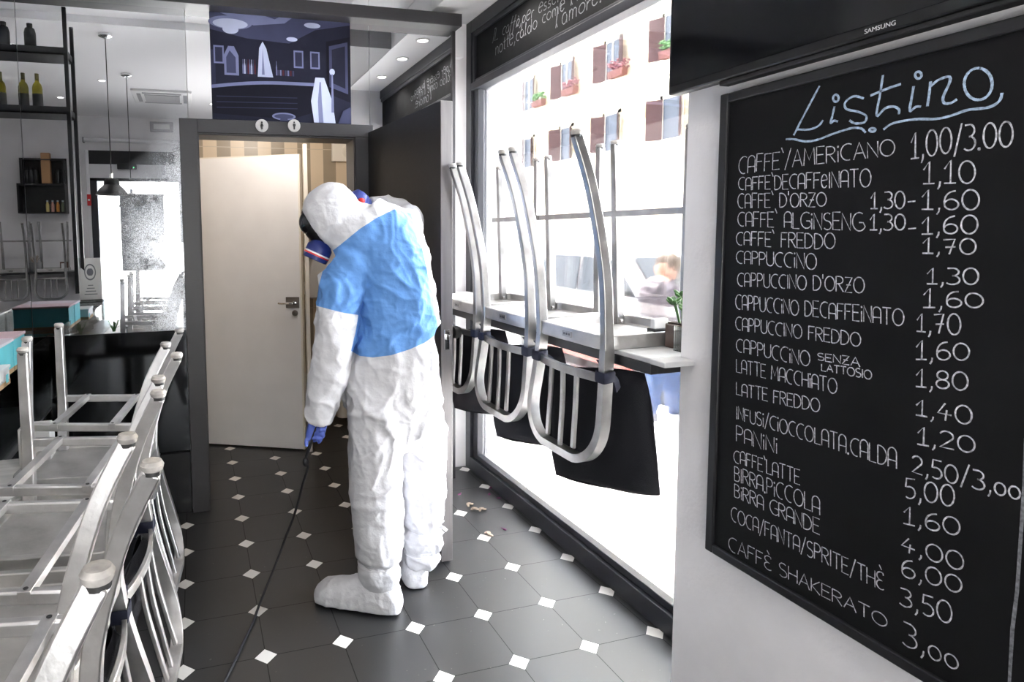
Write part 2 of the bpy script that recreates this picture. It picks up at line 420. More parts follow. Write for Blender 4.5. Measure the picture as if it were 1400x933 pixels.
# beam, door architrave
struct(MB().box(XL, 1.50, D-.10, D+.02, 2.660, 2.728).build('trim_4', DARK, smooth=0, bevel=.003), 'dark beam across the mirror wall')
dr = empty('door_2', (0, D, 0)); struct(dr)
m = MB()
m.box(-.05, .04, -.035, .02, 0, 2.105).box(.04, .99, -.035, .02, 2.035, 2.105).box(.885, .99, -.035, .02, 0, 2.035)
m.box(.02, .046, -.02, .16, 0, 2.05).box(.88, .90, -.02, .16, 0, 2.05).box(.02, .90, -.02, .16, 2.025, 2.05)
struct(m.build('door_frame', DARK, dr, bevel=.002))

# ---- mirrors on the back wall
MIR = mk_mirror(0); MIRS = mk_mirror(1); MIR_BRIGHT = mk_mirror(2)
def mirror(x0, x1, z0, z1, label, mt, solid=True):
    o = MB().box(x0+.0015, x1-.0015, D, D+.018, z0, z1).build('mirror_panel', mt, smooth=0)
    return tag(o, label, 'mirror', 'mirror panels of the back wall')
mirror(-.79, -.004, 1.0, 3.24, 'mirror panel misted with spray, just left of the dark doorway', MIRS)
o_ = mirror(-1.9, -.79, 1.0, 3.24, 'mirror panel at the far left reflecting shelves with wine bottles', MIR)
mirror(-.004, .981, 2.105, 3.24, 'mirror panel above the washroom doorway, behind the bar poster', MIR_BRIGHT)
mirror(.981, 1.49, .1, 2.92, 'narrow mirror panel right of the poster, reflecting soffit lights', MIR_BRIGHT)
DKG = mat('black mirror glass', (.055, .057, .062), .08, 1)
tag(MB().box(-.789, -.052, D, D+.018, .337, .998).build('dark_glass_panel', DKG, smooth=0), 'black glass panel below the misted mirror, beside the doorway', 'panel')
tag(MB().box(-1.9, -.792, D, D+.018, .337, .998).build('dark_glass_panel', DKG, smooth=0), 'black glass panel behind the bar counter at the far left', 'panel')
tag(MB().box(1.478, 1.497, D-.012, D+.02, 0, 2.66).build('mirror_trim', DARK, smooth=0), 'slim dark vertical trim closing the right edge of the mirror wall', 'trim')
m = MB().box(-1.9, -.21, D-.02, D+.02, 0, .335).mat(0).box(-.208, -.052, D-.02, D+.02, 0, .335)
struct(m.build('baseboard_back', PLINTH, bevel=.002))

# ================================================================ LIGHTS THE ROOM HAS
def downlight(x, y, z, label, watts=SPOT_W):
    r = empty('ceiling_spotlight', (x, y, z)); tag(r, label, 'ceiling light', 'recessed ceiling spotlights')
    MB().lathe([(.048, 0), (.048, -.004), (.036, -.006), (.034, -.001)], 28).build('rim', WPL, r)
    MB().lathe([(.033, -.002), (.0, -.0025)], 24, cap=False).build('lens', emit('lamp lens', (1, .97, .92), 9), r)
    l = bpy.data.lights.new('spot_bulb', 'SPOT'); l.energy = watts; l.spot_size = 2.3; l.spot_blend = .8; l.shadow_soft_size = .03; l.color = (1, .96, .9)
    lo = bpy.data.objects.new('spot_bulb', l); lo.parent = r; lo.location = (0, 0, -.02); COL.objects.link(lo)
for i, (u, v) in enumerate(((578, 55), (550, 80), (522, 105))):
    p = onZ(u, v, 2.762); 
    downlight(p.x, 2*D-p.y, 2.762, 'lit spotlight in the white soffit, %s of the three seen in the mirror' % ('topmost', 'middle', 'lowest')[i])
for x, y in ((-.9, -.6), (.3, .2), (.3, -1.6), (-1.5, .6), (-1.5, -1.6), (.35, 1.1)):
    downlight(x, y, 3.2, 'small recessed spotlight in the main white ceiling', 16)
l = bpy.data.lights.new('washroom_bulb', 'POINT'); l.energy = BATH_W; l.color = (1, .93, .86); l.shadow_soft_size = .12
wl = empty('washroom_ceiling_lamp', (.55, 3.82, 2.55)); tag(wl, 'warm ceiling lamp inside the washroom', 'ceiling light')
MB().lathe([(.14, 0), (.14, -.03), (.11, -.06), (.0, -.07)], 28).build('lamp_shade', emit('warm diffuser', (1, .85, .65), 3), wl)
lo = bpy.data.objects.new('washroom_bulb', l); lo.parent = wl; lo.location = (0, 0, -.2); COL.objects.link(lo)

# ================================================================ DOORS
# dark door standing open towards the room
hx, hy = .985, 3.405; ex, ey = 1.062, 2.535
ang = math.atan2(ey-hy, ex-hx); Lw = math.hypot(ex-hx, ey-hy)
dd = empty('dark_door', (hx, hy, 0), (0, 0, ang)); tag(dd, 'wide dark laminate door standing open between the person and the window', 'door')
MB().box(0, Lw, -.026, .020, .012, 2.062).build('door_leaf', DARK2, dd, smooth=0)
m = MB().box(Lw-.002, Lw+.004, -.027, .030, .010, 2.064).box(0, Lw, .0195, .030, .010, 2.064)
part_label(m.build('door_edging', DOOREDGE, dd, bevel=.002), 'grey brown edging of the dark door')
m = MB().lathe([(.026, 0), (.026, .012), (.012, .016), (.012, .04), (.026, .046), (.030, .062), (.024, .078), (0, .082)], 24, Matrix.Translation((Lw-.075, .030, 1.045)) @ Matrix.Rotation(-PI/2, 4, 'X'))
m.build('door_knob', BLACK, dd)
m = MB().box(Lw+.004, Lw+.007, -.012, .014, .985, 1.075).mat(1).box(Lw+.007, Lw+.015, -.006, .006, 1.03, 1.055)
m.build('lock_plate', [CHROME, CHROME], dd, bevel=.001)
# white washroom door inside
a_, b_ = Vector((.052, 4.521, 0)), Vector((.700, 4.187, 0))
ang = math.atan2(b_.y-a_.y, b_.x-a_.x); Lw = (b_-a_).length
wd = empty('washroom_door', a_, (0, 0, ang)); tag(wd, 'pale grey white inner door half open inside the washroom', 'door')
DW = mat('pale door enamel', (.80, .79, .79), .28, var=.04, scale=5)
MB().box(0, Lw-.012, 0, .042, .012, 2.028).build('door_leaf', DW, wd, bevel=.002)
part_label(MB().box(Lw-.012, Lw, -.003, .045, .012, 2.030).box(0, Lw, 0, .045, 2.028, 2.036).build('door_edging', CREAM, wd), 'cream edge strip')
pl = MB().box(Lw-.115, Lw-.02, -.006, 0, 1.00, 1.075).build('handle_plate', STEELD, wd, bevel=.001)
m = MB().lathe([(.014, 0), (.014, .012), (.009, .012), (.009, .045)], 16, Matrix.Translation((Lw-.05, -.006, 1.036)) @ Matrix.Rotation(PI/2, 4, 'X'))
m.tube(crom([(Lw-.05, -.05, 1.036), (Lw-.08, -.053, 1.036), (Lw-.13, -.05, 1.034), (Lw-.155, -.044, 1.036)]), .008, 10)
m.build('lever', CHROME, pl)
m = MB().lathe([(.021, 0), (.021, .006), (.008, .008), (0, .008)], 20, Matrix.Translation((Lw-.052, 0, .965)) @ Matrix.Rotation(PI/2, 4, 'X'))
m.build('privacy_lock', STEELD, wd)
# hinge-side jamb seen right of it
tag(MB().box(.722, .748, 4.16, 4.20, 0, 2.10).build('door_jamb', CREAM, bevel=.002), 'thin cream wooden jamb beside the washroom door edge', 'door jamb')

# things in the washroom
r = empty('wall_lamp', onY(470, 204, 4.92)); tag(r, 'square cream wall fixture high on the striped washroom tiles', 'wall lamp')
MB().box(-.10, .16, -.02, .008, -.10, .10).build('wall_plate', CREAM, r, bevel=.003)
m = MB().lathe([(.055, 0), (.055, .03), (.045, .06), (.02, .075), (0, .078)], 20, Matrix.Translation((.04, -.02, -.02)) @ Matrix.Rotation(PI/2, 4, 'X'))
m.build('sensor_dome', CREAM, r)
p = onY(436, 372, 4.92)
r = empty('paper_dispenser', p); tag(r, 'rounded white paper dispenser on the washroom tiles behind the person', 'dispenser')
m = MB(); pr = [(-.10, -.20), (.14, -.20), (.16, -.17), (.16, .17), (.13, .2), (-.03, .2), (-.07, .12), (-.13, -.10), (-.13, -.17)]
m.prism(pr, .13, Matrix.Translation((0, -.13, 0))); m.build('dispenser_body', mat('pale grey plastic', (.6, .6, .6), .35), r, bevel=.015)
MB().prism([(-.10, .2), (.05, .25), (.06, .2)], .1, Matrix.Translation((0, -.12, 0))).build('paper_feed', mat('brown grey plastic', (.2, .17, .14), .5), r)
p = onY(440, 450, 4.85)
r = empty('wash_basin', p); tag(r, 'cream wash basin rim showing beside the white sleeve', 'basin')
m = MB().lathe([(.0, -.14), (.09, -.13), (.16, -.05), (.185, .02), (.18, .03), (.165, .03), (.14, -.04), (.07, -.10), (.0, -.11)], 28, Matrix.Translation((.14, -.12, 0)), cap=False)
m.build('basin_bowl', CREAM, r)
MB().lathe([(.05, -.69), (.05, -.13)], 18, Matrix.Translation((.14, -.12, 0))).build('drain_pedestal', CREAM, r)

# toilet signs on the architrave
for i, (u, v) in enumerate(((358, 172), (402, 172))):
    p = onY(u, v, D-.036)
    r = empty('restroom_sign', p)
    tag(r, ('round grey sign with a black woman figure above the doorway, the left disc', 'round grey sign with a black man figure above the doorway, the right disc')[i], 'sign')
    part_label(MB().lathe([(.034, 0), (.034, .003), (.032, .005), (0, .005)], 36, Matrix.Rotation(PI/2, 4, 'X')).build('sign_disc', mat('sign grey', (.52, .50, .49), .4), r), 'grey disc')
    m = MB(); T = Matrix.Translation((0, -.008, 0))
    m.lathe([(.0046, 0), (.0046, .002)], 16, T @ Matrix.Translation((0, .002, .0165)) @ Matrix.Rotation(PI/2, 4, 'X'))
    if i == 0: body = [(-.004, .011), (.004, .011), (.0085, -.004), (.0035, -.004), (.003, -.02), (-.003, -.02), (-.0035, -.004), (-.0085, -.004)]
    else: body = [(-.0075, .010), (.0075, .010), (.0075, -.004), (.0045, -.004), (.004, -.021), (-.004, -.021), (-.0045, -.004), (-.0075, -.004)]
    m.prism(body, .002, T); m.build('pictogram', BLACK, r, smooth=0)

# ================================================================ POSTER (generic bar scene)
p0 = onY(286, 12, D-.004); p1 = onY(480, 164, D-.004)
PW, PH = p1.x-p0.x, .575
r = empty('wall_poster', (p0.x, D-.002, 2.112)); tag(r, 'blue black poster of a dim bar room above the doorway', 'poster')
pm = [mat('poster '+n, c, .6, spec=.15, var=.25, scale=3) for n, c in (('night', (.006, .006, .014)), ('navy', (.013, .014, .03)), ('slate', (.05, .055, .11)), ('lilac', (.17, .185, .32)), ('pale', (.45, .49, .66)), ('maroon', (.09, .02, .03)), ('mid', (.026, .028, .06)))]
m = MB(); LAY = [0]
def P(pts, mi):
    LAY[0] += 1; y = -.0012 - .00012*LAY[0]
    m.mat(mi).add([(x*PW, y, z*PH) for x, z in pts], [tuple(range(len(pts)))])
def E_(cx, cz, rx, rz, mi, a0=0, a1=2*PI, n=26): P([(cx+rx*math.cos(a0+(a1-a0)*i/n), cz+rz*math.sin(a0+(a1-a0)*i/n)) for i in range(n+1 if a1-a0 < 6.2 else n)], mi)
P([(0, 0), (1, 0), (1, 1), (0, 1)], 1)
P([(0, .80), (.25, .74), (.55, .72), (.74, .86), (1, .93), (1, 1), (0, 1)], 2)
P([(.05, .96), (.3, .86), (.52, .90), (.62, 1), (.1, 1)], 3)
P([(.30, .98), (.45, .93), (.55, 1)], 2)
E_(.14, .87, .15, .06, 3); E_(.14, .86, .12, .045, 4); E_(.14, .81, .055, .04, 4)
E_(.72, .90, .06, .025, 4); E_(.57, .76, .04, .02, 4)
P([(0, .22), (0, .62), (.03, .62), (.03, .22)], 6)
for x in (.02, .58, .70): P([(x, .50), (x, .66), (x+.07, .66), (x+.07, .50)], 3); P([(x+.01, .515), (x+.01, .645), (x+.06, .645), (x+.06, .515)], 6)
P([(.82, .28), (.82, .76), (1, .82), (1, .2)], 0); P([(.84, .34), (.84, .72), (.98, .77), (.98, .28)], 2); P([(.86, .38), (.86, .69), (.96, .73), (.96, .33)], 1)
P([(.32, .40), (.335, .66), (.36, .72), (.385, .66), (.43, .40)], 4); P([(.35, .42), (.36, .66), (.37, .42)], 3)   # lit column
P([(.09, .40), (.09, .58), (.12, .66), (.16, .66), (.19, .58), (.19, .40)], 3); P([(.105, .42), (.105, .56), (.13, .62), (.17, .56), (.17, .42)], 2)  # glass dome
for i in range(9):
    x = .215+.012*i if i < 8 else .45
    P([(x, .42), (x, .49), (x+.003, .52), (x+.003, .55), (x+.006, .55), (x+.006, .52), (x+.009, .49), (x+.009, .42)], (3, 4, 2, 5)[i % 4])
for i in range(7): P([(.46+.018*i, .42), (.46+.018*i, .47), (.472+.018*i, .47), (.472+.018*i, .42)], (2, 3, 5)[i % 3])
P([(0, .30)] + [(x, .30+.10*x+.02*math.sin(x*5)) for x in np.linspace(0, .78, 14)] + [(.78, .12), (.55, .02), (0, .05)], 0)      # dark counter
P([(0, .27)] + [(x, .275+.10*x+.02*math.sin(x*5)) for x in np.linspace(0, .78, 14)] + [(x, .305+.10*x+.02*math.sin(x*5)) for x in np.linspace(.78, 0, 14)], 3)
for k in range(3): P([(.03, .20-.05*k)] + [(x, .20-.05*k+.03*x) for x in (.3, .6)] + [(.6, .205-.05*k+.02), (.03, .21-.05*k)], 6)
E_(.50, .045, .085, .035, 3); E_(.50, .045, .07, .022, 2)
P([(.47, .0), (.475, .03), (.525, .03), (.53, 0)], 2)
P([(.72, 0), (.70, .2), (.735, .42), (.80, .42), (.86, .2), (.88, 0)], 4); P([(.755, 0), (.75, .2), (.765, .38), (.775, .38), (.78, .2), (.79, 0)], 3)   # pale drape
E_(.86, .48, .02, .03, 4); P([(.85, .1), (.855, .46), (.865, .46), (.87, .1)], 3)
P([(.90, 0), (.94, .12), (1, .16), (1, 0)], 2)
m.build('poster_print', pm, r, smooth=0)
part_label(MB().box(-.001, PW+.001, -.0012, .002, -.001, PH+.001).build('poster_sheet', pm[1], r, smooth=0), 'poster backing sheet')

# ================================================================ CHAIRS
def rounded(x0, x1, y0, y1, r, k=6, bow=0):
    out = []
    for cx, cy, a in ((x1-r, y1-r, 0), (x0+r, y1-r, PI/2), (x0+r, y0+r, PI), (x1-r, y0+r, 1.5*PI)):
        for i in range(k+1):
            t = a+PI/2*i/k; out.append((cx+r*math.cos(t), cy+r*math.sin(t)))
    if bow:
        out = [(x, y+(bow*(1-(x/x1)**2) if y > 0 else 0)) for x, y in out]
    return out
ALUS = mat('shaded stained aluminium', (.34, .335, .33), .36, 1, var=.3, scale=12, bump=.06, bscale=80)  # stained, with the backlit shade on the stools put into its base colour
def make_chair(name, label, cat, group, hs, span, footrest, back_h=.375, lean=.05):
    """origin on the seat top; seat-up orientation (local z up, y towards the sitter's knees)"""
    root = empty(name); tag(root, label, cat, group)
    ALU = ALUS if footrest else MATS['brushed aluminium']
    O = rounded(-.198, .198, -.205, .165, .055, 6, .012)
    I = [(x*.90, y*.90-.002) for x, y in O]
    n = len(O); m = MB()
    m.rings([[Vector((x, y, 0)) for x, y in O], [Vector((x*1.005, y*1.005, -.006)) for x, y in O], [Vector((x, y, -.046)) for x, y in O],
             [Vector((x, y, -.046)) for x, y in I], [Vector((x, y, -.014)) for x, y in I]])
    seat = m.build('seat', ALUD, root, bevel=.003)
    MB().box(-.026, .026, -.209, -.204, -.035, -.015).mat(1).box(-.018, -.010, -.2095, -.204, -.029, -.021).box(-.006, .006, -.2095, -.204, -.029, -.021).box(.010, .018, -.2095, -.204, -.029, -.021).build('name_plate', [ALU, BLKM], seat, bevel=.001)
    zt = -hs
    for s in (-1, 1):
        xf = s*(span+.0)
        leg = MB().bar([(s*.168, .120, -.012), (s*.170, .118, zt*.4), (xf*1.0, .115, zt-.028)], .028, .030, (0, 1, 0), scale=[1.08, 1, .86]).build('leg', ALU, root, bevel=.003)
        cap = MB().lathe([(.0135, -.004), (.015, -.006), (.0165, -.012), (.013, -.018), (0, -.019)], 18, Matrix.Translation((xf, .115, zt-.024))).mat(1).lathe([(.0125, .003), (.0135, -.005)], 18, Matrix.Translation((xf, .115, zt-.024))).build('glide', [RUB, RUBD], leg)
        if footrest:
            MB().lathe([(.006, 0), (.006, .01), (0, .01)], 10, Matrix.Translation((s*.125, .105, -.03)) @ Matrix.Rotation(PI/2, 4, 'X')).build('bolt', STEELD, leg)
        pts = crom([(s*.183, -.188, .012), (s*.184, -.189, -.05), (s*(.184+.2*(span-.165)), -.200, zt*.38), (s*(.182+.6*(span-.17)), -.245, zt*.75), (s*span*1.03, -.296, zt)], 7)
        leg = MB().bar(pts, .027, .034, (0, 1, 0), scale=[1.0-.16*i/len(pts) for i in range(len(pts))]).build('leg', ALU, root, bevel=.003)
        MB().lathe([(.0145, -.004), (.016, -.006), (.0175, -.013), (.014, -.019), (0, -.020)], 18, Matrix.Translation((s*span*1.03, -.296, zt+.002))).mat(1).lathe([(.0135, .003), (.0145, -.005)], 18, Matrix.Translation((s*span*1.03, -.296, zt+.002))).build('glide', [RUB, RUBD], leg)
    H = back_h
    def yb(z): return -.188-lean*max(0, z/H)**1.25
    P_ = [(-.183, .0), (-.186, .06), (-.193, .15), (-.199, .22)]
    rc = .125; top = H-.012
    left = [(x, yb(z), z) for x, z in P_]
    arc = [(-.199+rc-rc*math.cos(t), top-rc+rc*math.sin(t)) for t in np.linspace(.1, PI/2, 9)]
    L_ = left + [(x, yb(z), z) for x, z in arc]
    full = L_ + [(-x, y, z) for x, y, z in L_[::-1]]
    bf = MB().bar(crom(full, 3), .027, .034, (0, 1, 0)).build('back_frame', ALU, root, bevel=.003)
    zr = .088
    rail = MB().bar([(x, yb(zr)-.026*(1-(x/.19)**2), zr+.0*x) for x in np.linspace(-.185, .185, 13)], .012, .028, (0, 0, 1)).build('back_rail', ALU, root, bevel=.002)
    for x in (-.072, 0, .072):
        MB().bar(crom([(x, yb(zr)-.026*(1-(x/.19)**2), zr), (x*1.02, yb(.2)-.014, .2), (x*1.04, yb(top), top-.006-(.02 if x else 0))], 4), .017, .011, (0, 1, 0)).build('back_slat', ALU, root, bevel=.002)
    if footrest:
        m = MB().bar([(-.222, .098, zt+.225), (.222, .098, zt+.225)], .012, .022, (0, 0, 1))
        m.mat(1).bar([(-.2235, .098, zt+.225), (-.222, .098, zt+.225)], .011, .020, (0, 0, 1)).bar([(.222, .098, zt+.225), (.2235, .098, zt+.225)], .011, .020, (0, 0, 1))
        m.build('footrest', [ALU, BLKM], root, bevel=.002)
    else:
        zs = zt+.235
        for s in (-1, 1):
            MB().bar([(s*.172, .12, zs), (s*.180, -.222, zs+.012)], .019, .024, (0, 0, 1)).build('side_stretcher', ALU, root, bevel=.004)
        for y in (.035, -.135):
            z = zs+.004+(.006 if y < 0 else 0)
            m = MB().bar([(-.188, y, z-.006), (.188, y, z-.006)], .021, .016, (0, 0, 1))
            m.mat(1)
            for s in (-1, 1): m.lathe([(.0045, 0), (.0045, .0016), (0, .0016)], 10, Matrix.Translation((s*.178, y, z-.0142)) @ Matrix.Rotation(PI, 4, 'X'))
            m.build('cross_stretcher', [ALU, BLKM], root, bevel=.003)
    return root
def invert(o, x, y, z, a, tilt):
    # upside down: local z -> down, then tilted so that the front feet ride higher, then turned by a
    o.rotation_mode = 'QUATERNION'
    M = Matrix.Rotation(a, 4, 'Z') @ Matrix.Rotation(tilt, 4, 'X') @ Matrix.Rotation(PI, 4, 'Y')
    o.location = (x, y, z); o.rotation_quaternion = M.to_quaternion()

# the four chairs turned over on the tables at the left
CH = make_chair('cafe_chair', '', 'chair', 'chairs turned over on the tables', .437, .148, False, .415, .105)
rows = [(-.096, .818, 'nearest aluminium chair upside down on the tables, cut by the bottom edge'),
        (-.110, 1.268, 'second nearest aluminium chair upside down on the left tables'),
        (-.082, 1.714, 'third aluminium chair upside down on the left tables, in front of the farthest'),
        (-.085, 2.214, 'farthest aluminium chair upside down on the tables, next to the misted mirror')]
TZ = .715
A_L = math.radians(83.4)
left_chairs = []
for i, (x, y, lb) in enumerate(rows):
    c = CH if i == 0 else copy_tree(CH)
    c['label'] = lb
    fd = Vector((-math.sin(A_L), math.cos(A_L), 0))      # direction of local +y
    ctr = Vector((x, y, 0)) + fd*.296
    invert(c, ctr.x, ctr.y, TZ, A_L, math.radians(1.0)); left_chairs.append(c)
# tables beneath
def table(name, x0, x1, y0, y1, label):
    r = empty(name, ((x0+x1)/2, (y0+y1)/2, 0)); tag(r, label, 'table', 'square cafe tables along the bar')
    w, d = (x1-x0)/2, (y1-y0)/2
    part_label(MB().box(-w, w, -d, d, TZ-.03, TZ-.001).build('table_top', MARB, r, bevel=.004), 'pale veined top')
    MB().lathe([(.030, .03), (.030, TZ-.03)], 20).build('pedestal', BLKM, r)
    MB().box(-.2, .2, -.2, .2, 0, .02).lathe([(.06, .02), (.03, .07)], 20).build('base_plate', BLKM, r, bevel=.004)
table('cafe_table', -.74, -.262, .56, 1.085, 'nearest of the pale tables under the upturned chairs')
table('cafe_table', -.74, -.262, 1.095, 1.62, 'middle pale table under the upturned chairs')
table('cafe_table', -.74, -.262, 1.63, 2.43, 'farthest pale table under the upturned chairs, by the mirror')

# stools upside down on the window shelf
SZ = 1.14
ST = make_chair('bar_stool', '', 'stool', 'stools turned over on the window shelf', .645, .182, True)
srows = [(1.80, 'nearest aluminium stool hanging upside down from the window shelf, beside the plant'),
         (2.25, 'middle of the three aluminium stools upturned on the window shelf'),
         (2.70, 'farthest aluminium stool upturned on the window shelf, half hidden by the dark door')]
for i, (y, lb) in enumerate(srows):
    c = ST if i == 0 else copy_tree(ST)
    c['label'] = lb
    invert(c, 1.394, y, SZ, -PI/2, math.radians(1.2))

# strap ties and hanging cushions
def cushion(loc, a, roll, label, group, ties, w=.375, h=.40, lean=0.0):
    r = empty('seat_cushion', loc); r.rotation_mode = 'QUATERNION'
    r.rotation_quaternion = (Matrix.Rotation(a, 4, 'Z') @ Matrix.Rotation(lean, 4, 'X') @ Matrix.Rotation(roll, 4, 'Y')).to_quaternion()
    tag(r, label, 'cushion', group)
    # pillow: x width, z hanging down, y thickness
    N_ = 18; vs = []; fs = []
    def tk(a, b): return .042*max(0, (1-abs(a)**5))**.5*max(0, (1-abs(b)**5))**.5
    for side in (-1, 1):
        for j in range(N_+1):
            for i in range(N_+1):
                a, b = i/N_*2-1, j/N_*2-1
                rr = 1-.05*max(0, (abs(a)*abs(b)))**3
                puck = .010*math.exp(-((abs(a)-.35)**2+(abs(b)-.35)**2)/.02)
                wv = .006*math.sin(3*a+2*b+1.3*side)
                vs.append((a*w/2*rr*(1+.05*(b < 0)*-b), side*(tk(a, b)-puck*.8)+wv+.012*math.sin(2*b), -h/2+b*h/2*rr))
    k = (N_+1)**2
    for s_ in (0, 1):
        for j in range(N_):
            for i in range(N_):
                q = [s_*k+j*(N_+1)+i, s_*k+j*(N_+1)+i+1, s_*k+(j+1)*(N_+1)+i+1, s_*k+(j+1)*(N_+1)+i]; fs.append(q if s_ else q[::-1])
    m = MB().add(vs, fs); o = m.build('cushion_pad', FAB, r, smooth=60)
    inv = (Matrix.Translation(Vector(loc)) @ r.rotation_quaternion.to_matrix().to_4x4()).inverted()
    for (c, rot, tail) in ties:
        m = MB(); c = Vector(c); R_ = Matrix.Rotation(rot, 4, 'Z')
        # band wrapped around the post
        band = []
        for x, y in rounded(-.0195, .0195, -.023, .023, .006, 2): band.append((x, y))
        m.rings([[inv @ (c + R_ @ Vector((x*k_, y*k_, z+.15*x))) for x, y in band] for z, k_ in ((-.018, 1.0), (-.012, 1.08), (.010, 1.08), (.016, 1.0))], cap=False)
        t = [inv @ (c+Vector(q)) for q in tail]
        m.bar(crom(t, 4), .006, .026, (0, 1, 0))
        # knot with loose ends
        kp = inv @ (c+Vector(tail[0])*.5)
        m.ell(kp, .016, .014, .018, 10, 8)
        e = inv @ (c+Vector(tail[0])*.5+Vector((-.012, .03, .045)))
        m.bar(crom([kp, (kp+e)/2+Vector((.004, 0, 0)), e], 4), .003, .010, (0, 1, 0))
        m.build('tie', STRAP, r)
    return r
for i, (y, lb) in enumerate(((1.80, 'black padded cushion hanging from the nearest upturned stool'),
                             (2.25, 'black padded cushion hanging from the middle upturned stool'),
                             (2.70, 'black padded cushion hanging from the farthest upturned stool near the door'))):
    zt = SZ-.082
    near, far = (1.198, y-.187, zt), (1.198, y+.187, zt)
    cy = y-.10
    ties = [(near, 0, [(.01, 0, 0), (.035, -.0, -.015), (.055, .01, -.05)]), (far, 0, [(.01, -.01, 0), (.03, -.03, -.02), (.04, -.06, -.06)])]
    cushion((1.255, y-.035, zt-.012), math.radians(-90+24), math.radians(-7), lb, 'cushions tied under the upturned stools', ties, lean=math.radians(4))
for i, (x, y, lb) in enumerate(rows):
    fd = Vector((-math.sin(A_L), math.cos(A_L), 0)); rd = Vector((fd.y, -fd.x, 0))
    ctr = Vector((x, y, 0))+fd*.296
    zt = TZ-.070
    pa = ctr-fd*.192+rd*.187; pb = ctr-fd*.192-rd*.187
    ties = [((pa.x, pa.y, zt), A_L, [(-.01, 0, 0), (-.03, 0, -.015), (-.05, 0, -.05)]), ((pb.x, pb.y, zt), A_L, [(-.01, 0, 0), (-.03, 0, -.015), (-.05, 0, -.05)])]
    cc = ctr-fd*.172
    cushion((cc.x, cc.y, zt-.02), A_L+PI, 0, 'black cushion hanging behind the back of the %s upturned chair at the left' % ('nearest', 'second', 'third', 'farthest')[i], 'cushions tied under the upturned chairs', ties, h=.30, lean=math.radians(-7))

# window shelf
r = empty('window_shelf', (1.23, 1.46, 1.14)); tag(r, 'pale stone shelf on a black steel rail running along the window', 'shelf')
o = MB().box(0.005, .385, 0, 2.06, -.017, -.001).box(.0, .10, -.06, 0, -.017, -.001).build('shelf_slab', mat('pale stone', (.60, .60, .61), .4, var=.1), r, bevel=.003)
MB().box(.004, .03, 0, 2.06, -.048, -.017).box(.03, .385, .001, .03, -.048, -.017).box(.36, .385, .0, 2.06, -.048, -.017).build('steel_rail', BLKM, r, bevel=.001)

# ================================================================ CHALKBOARD
def arc(cx, cy, rx, ry, a0, a1, n=14):
    return [(cx+rx*math.cos(math.radians(a0+(a1-a0)*i/n)), cy+ry*math.sin(math.radians(a0+(a1-a0)*i/n))) for i in range(n+1)]
G = {}
def g(c, w, *st): G[c] = (w, st)
O_ = lambda w: arc(w/2, .5, w/2, .5, 90, 450, 22)
g('C', .62, arc(.42, .5, .42, .5, 60, 285, 16)); g('O', .74, O_(.74)); g('0', .62, O_(.62))
g('A', .56, [(0, 0), (.0, .72)] + arc(.28, .72, .28, .28, 180, 0, 10) + [(.56, 0)], [(0, .36), (.56, .36)])
g('a', .66, [(0, 0), (.33, 1), (.66, 0)], [(.12, .36), (.54, .36)])
g('F', .5, [(0, 0), (.02, 1)], [(0, 1), (.5, 1)], [(.0, .55), (.4, .55)])
g('E', .5, [(.5, 1), (0, 1), (0, 0), (.5, 0)], [(0, .52), (.42, .52)])
g('e', .46, [(.0, .45), (.44, .5)] + arc(.22, .42, .23, .42, 20, 320, 14))
g('ε', .46, [(.46, .85)] + arc(.3, .76, .28, .24, 60, 250, 8) + [(.38, .52)] + arc(.3, .26, .3, .26, 110, 310, 9), [(.18, 1.38), (.34, 1.14)])
g('R', .54, [(0, 0), (0, 1)], [(0, 1)] + arc(.24, .76, .27, .24, 90, -90, 8) + [(0, .52)], [(.18, .52), (.54, 0)])
g('P', .5, [(0, 0), (0, 1)], [(0, 1)] + arc(.22, .74, .27, .26, 90, -90, 8) + [(0, .48)])
g('D', .6, [(0, 0), (0, 1)], [(0, 1)] + arc(.14, .5, .46, .5, 90, -90, 12) + [(0, 0)])
g('B', .5, [(0, 0), (0, 1)], [(0, 1)] + arc(.2, .77, .25, .23, 90, -90, 8) + [(0, .54)], [(0, .54)] + arc(.22, .27, .28, .27, 90, -90, 8) + [(0, 0)])
g('I', .1, [(.05, 0), (.05, 1)]); g('i', .1, [(.05, 0), (.05, .66)], arc(.05, .92, .03, .04, 0, 360, 6))
g('L', .48, [(0, 1), (0, 0), (.48, 0)]); g('T', .6, [(0, 1), (.6, 1)], [(.3, 1), (.3, 0)])
g('N', .56, [(0, 0), (0, 1), (.54, 0), (.56, 1)]); g('M', .7, [(0, 0), (.06, 1), (.35, .3), (.64, 1), (.7, 0)])
g('H', .56, [(0, 0), (0, 1)], [(.56, 0), (.56, 1)], [(0, .5), (.56, .5)])
g('K', .52, [(0, 0), (0, 1)], [(.5, 1), (.03, .45), (.52, 0)])
g('S', .52, arc(.27, .76, .25, .24, 45, 265, 10) + arc(.25, .26, .27, .26, 85, -140, 12))
g('G', .64, arc(.42, .5, .42, .5, 60, 330, 16) + [(.66, .46), (.40, .46)])
g('U', .56, [(0, 1), (0, .3)] + arc(.28, .3, .28, .3, 180, 360, 10) + [(.56, 1)])
g('Z', .52, [(0, 1), (.52, 1), (0, 0), (.52, 0)], [(.1, .5), (.42, .5)])
g('/', .4, [(0, -.12), (.4, 1.15)]); g('`', .16, [(0, 1.22), (.14, .92)]); g("'", .1, [(.05, 1.15), (.05, .85)])
g(' ', .34); g('.', .12, arc(.05, .03, .035, .045, 0, 360, 6)); g(',', .16, [(.12, .12), (.10, -.06), (.02, -.22)])
g('-', .55, [(.04, .38), (.5, .42)]); g('_', .55, [(.04, .06), (.5, .10)])
